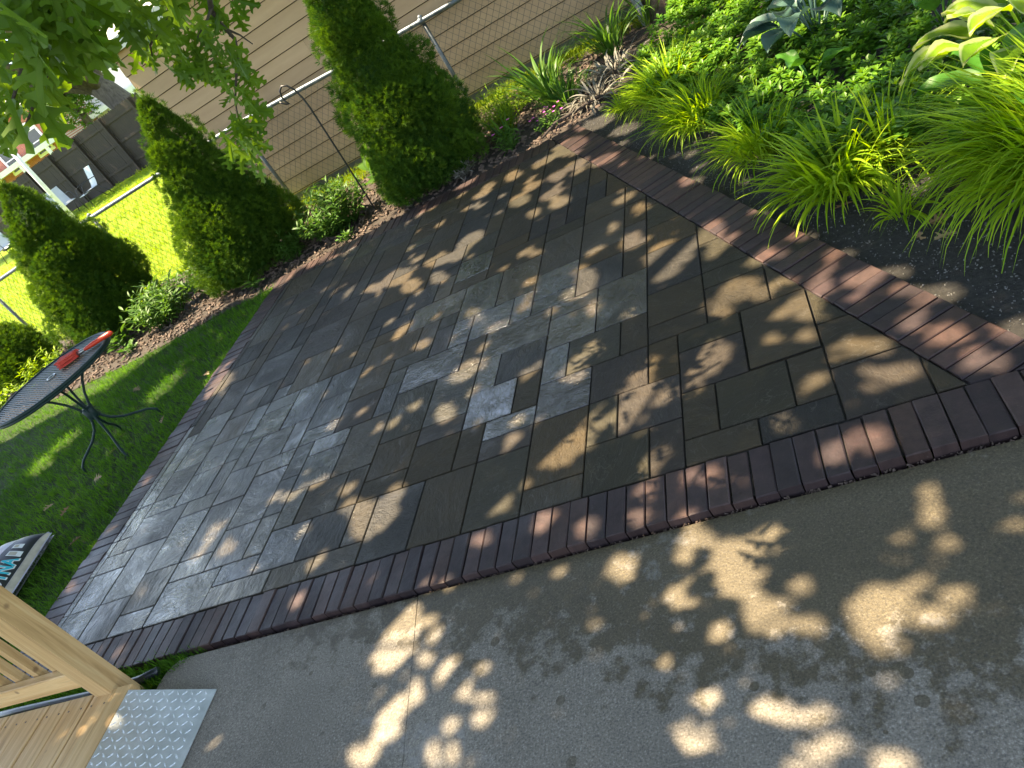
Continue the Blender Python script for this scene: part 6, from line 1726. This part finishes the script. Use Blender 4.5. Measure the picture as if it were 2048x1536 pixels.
big_tree('shade_tree', 'dark leafy tree between the blue house and the thick trunk', (-30.0, 36.0, -0.1),
         [(0, 0, -0.2), (0, 0, 1.5), (0.1, 0, 3.0), (0.1, 0, 4.2)], [0.28, 0.24, 0.2, 0.12],
         [(0, 0, 3.6, 1.2), (-0.9, 0, 4.6, 1.2), (0.9, 0.2, 4.8, 1.3), (0, 0.4, 5.8, 1.3)], 1300, 0.36, m_spruce, 32)

# houses beyond
m_brick = None


def house_brick():
    t = NT('red_brickwork')
    co = t.obj()
    b = t.n('TexBrick', {'Vector': t.n('Mapping', {'Vector': co, 'Rotation': (math.pi / 2, 0, 0)}), 'Color1': (0.42, 0.13, 0.075, 1), 'Color2': (0.33, 0.10, 0.06, 1), 'Mortar': (0.45, 0.40, 0.36, 1), 'Scale': 4.0, 'Mortar Size': 0.012})
    return t.done(t.principled(Base_Color=b, Roughness=0.85))


m_redb = house_brick()
m_bluew = simple_mat('pale_blue_siding', (0.36, 0.46, 0.55), 0.6, var=0.06)
m_whitew = simple_mat('white_siding', (0.78, 0.79, 0.80), 0.5, var=0.04)
m_glass = simple_mat('dark_window_glass', (0.05, 0.06, 0.075), 0.08, var=0.1)
m_roofg = simple_mat('grey_roof', (0.30, 0.29, 0.28), 0.9, var=0.2)


def house(name, label, loc, rz, w, d, h, mat, wins, roof_h=1.8, arch=False, porch=False):
    t = thing(name, label, 'house', loc, rz)
    m = MB(); m.box((0, d / 2, h / 2), (w, d, h))
    for s in (-1, 1): m.add([(s * w / 2, 0, h), (s * w / 2, d, h), (s * w / 2, d / 2, h + roof_h)], [(0, 1, 2)])
    m.build('wall', mat, t)
    m = MB()
    for y0, y1 in ((-0.4, d / 2), (d + 0.4, d / 2)):
        e = roof_h * 0.4 / (d / 2)
        V = [(-w / 2 - 0.3, y0, h - e), (w / 2 + 0.3, y0, h - e), (w / 2 + 0.3, y1, h + roof_h), (-w / 2 - 0.3, y1, h + roof_h)]
        m.add(V + [(a, b, c + 0.12) for a, b, c in V], [(3, 2, 1, 0), (4, 5, 6, 7), (0, 1, 5, 4), (1, 2, 6, 5), (3, 0, 4, 7)])
    m.build('roof', m_roofg, t)
    for (wx, wz, ww, wh) in wins:
        f = MB()
        for bx, bz, bw_, bh_ in ((0, wh / 2 + 0.06, ww + 0.24, 0.14), (0, -wh / 2 - 0.07, ww + 0.30, 0.16), (-ww / 2 - 0.06, 0, 0.12, wh), (ww / 2 + 0.06, 0, 0.12, wh), (0, 0.02, ww, 0.06)):
            f.box((wx + bx, -0.03, wz + bz), (bw_, 0.10, bh_))
        if arch:
            f.prism([(0, 0)], 0, 0) if False else None
            pts = [(wx + (ww / 2 + 0.12) * math.cos(q), wz + wh / 2 + 0.10 + 0.42 * math.sin(q)) for q in np.linspace(0, math.pi, 9)]
            V = [(x, -0.05, z) for x, z in pts] + [(x, 0.02, z) for x, z in pts]
            f.add(V, [tuple(range(8, -1, -1))] + [(i, i + 1, i + 10, i + 9) for i in range(8)])
        fo = f.build('window', m_whitew, t)
        g = MB(); g.box((wx, 0.0, wz), (ww - 0.01, 0.05, wh - 0.01)); g.build('pane', m_glass, fo)
    if porch:
        m = MB()
        m.box((0, -0.9, h * 0.56), (w * 0.96, 1.8, 0.28)); 
        for k in range(5): m.box((-w * 0.46 + k * w * 0.23, -1.7, h * 0.27), (0.16, 0.16, h * 0.54))
        m.build('porch', m_whitew, t)
    return t


house('brick_house', 'red brick house with white arched windows peeking over the dark fence', (-40.5, 40.0, 0), rad(12), 9.0, 8, 5.2, m_redb, [(-3.2, 3.3, 0.9, 1.3), (-1.2, 3.3, 0.9, 1.3), (0.9, 3.3, 0.9, 1.3), (3.0, 3.3, 0.9, 1.3)], 1.6, True, True)
house('blue_house', 'pale blue house with white trim left of the old tree trunk', (-38.5, 46.5, 0), rad(20), 5.6, 7, 4.6, m_bluew, [(1.5, 3.0, 0.8, 1.2), (-1.0, 3.0, 0.8, 1.2)], 1.8)
house('white_house', 'bright white house seen in the gap left of the garage corner', (-33.0, 46.0, 0), rad(8), 8.0, 7, 5.0, m_whitew, [(-2.2, 3.2, 0.9, 1.4), (0.2, 3.2, 0.9, 1.4), (2.4, 3.2, 0.9, 1.4)], 1.7, False, True)
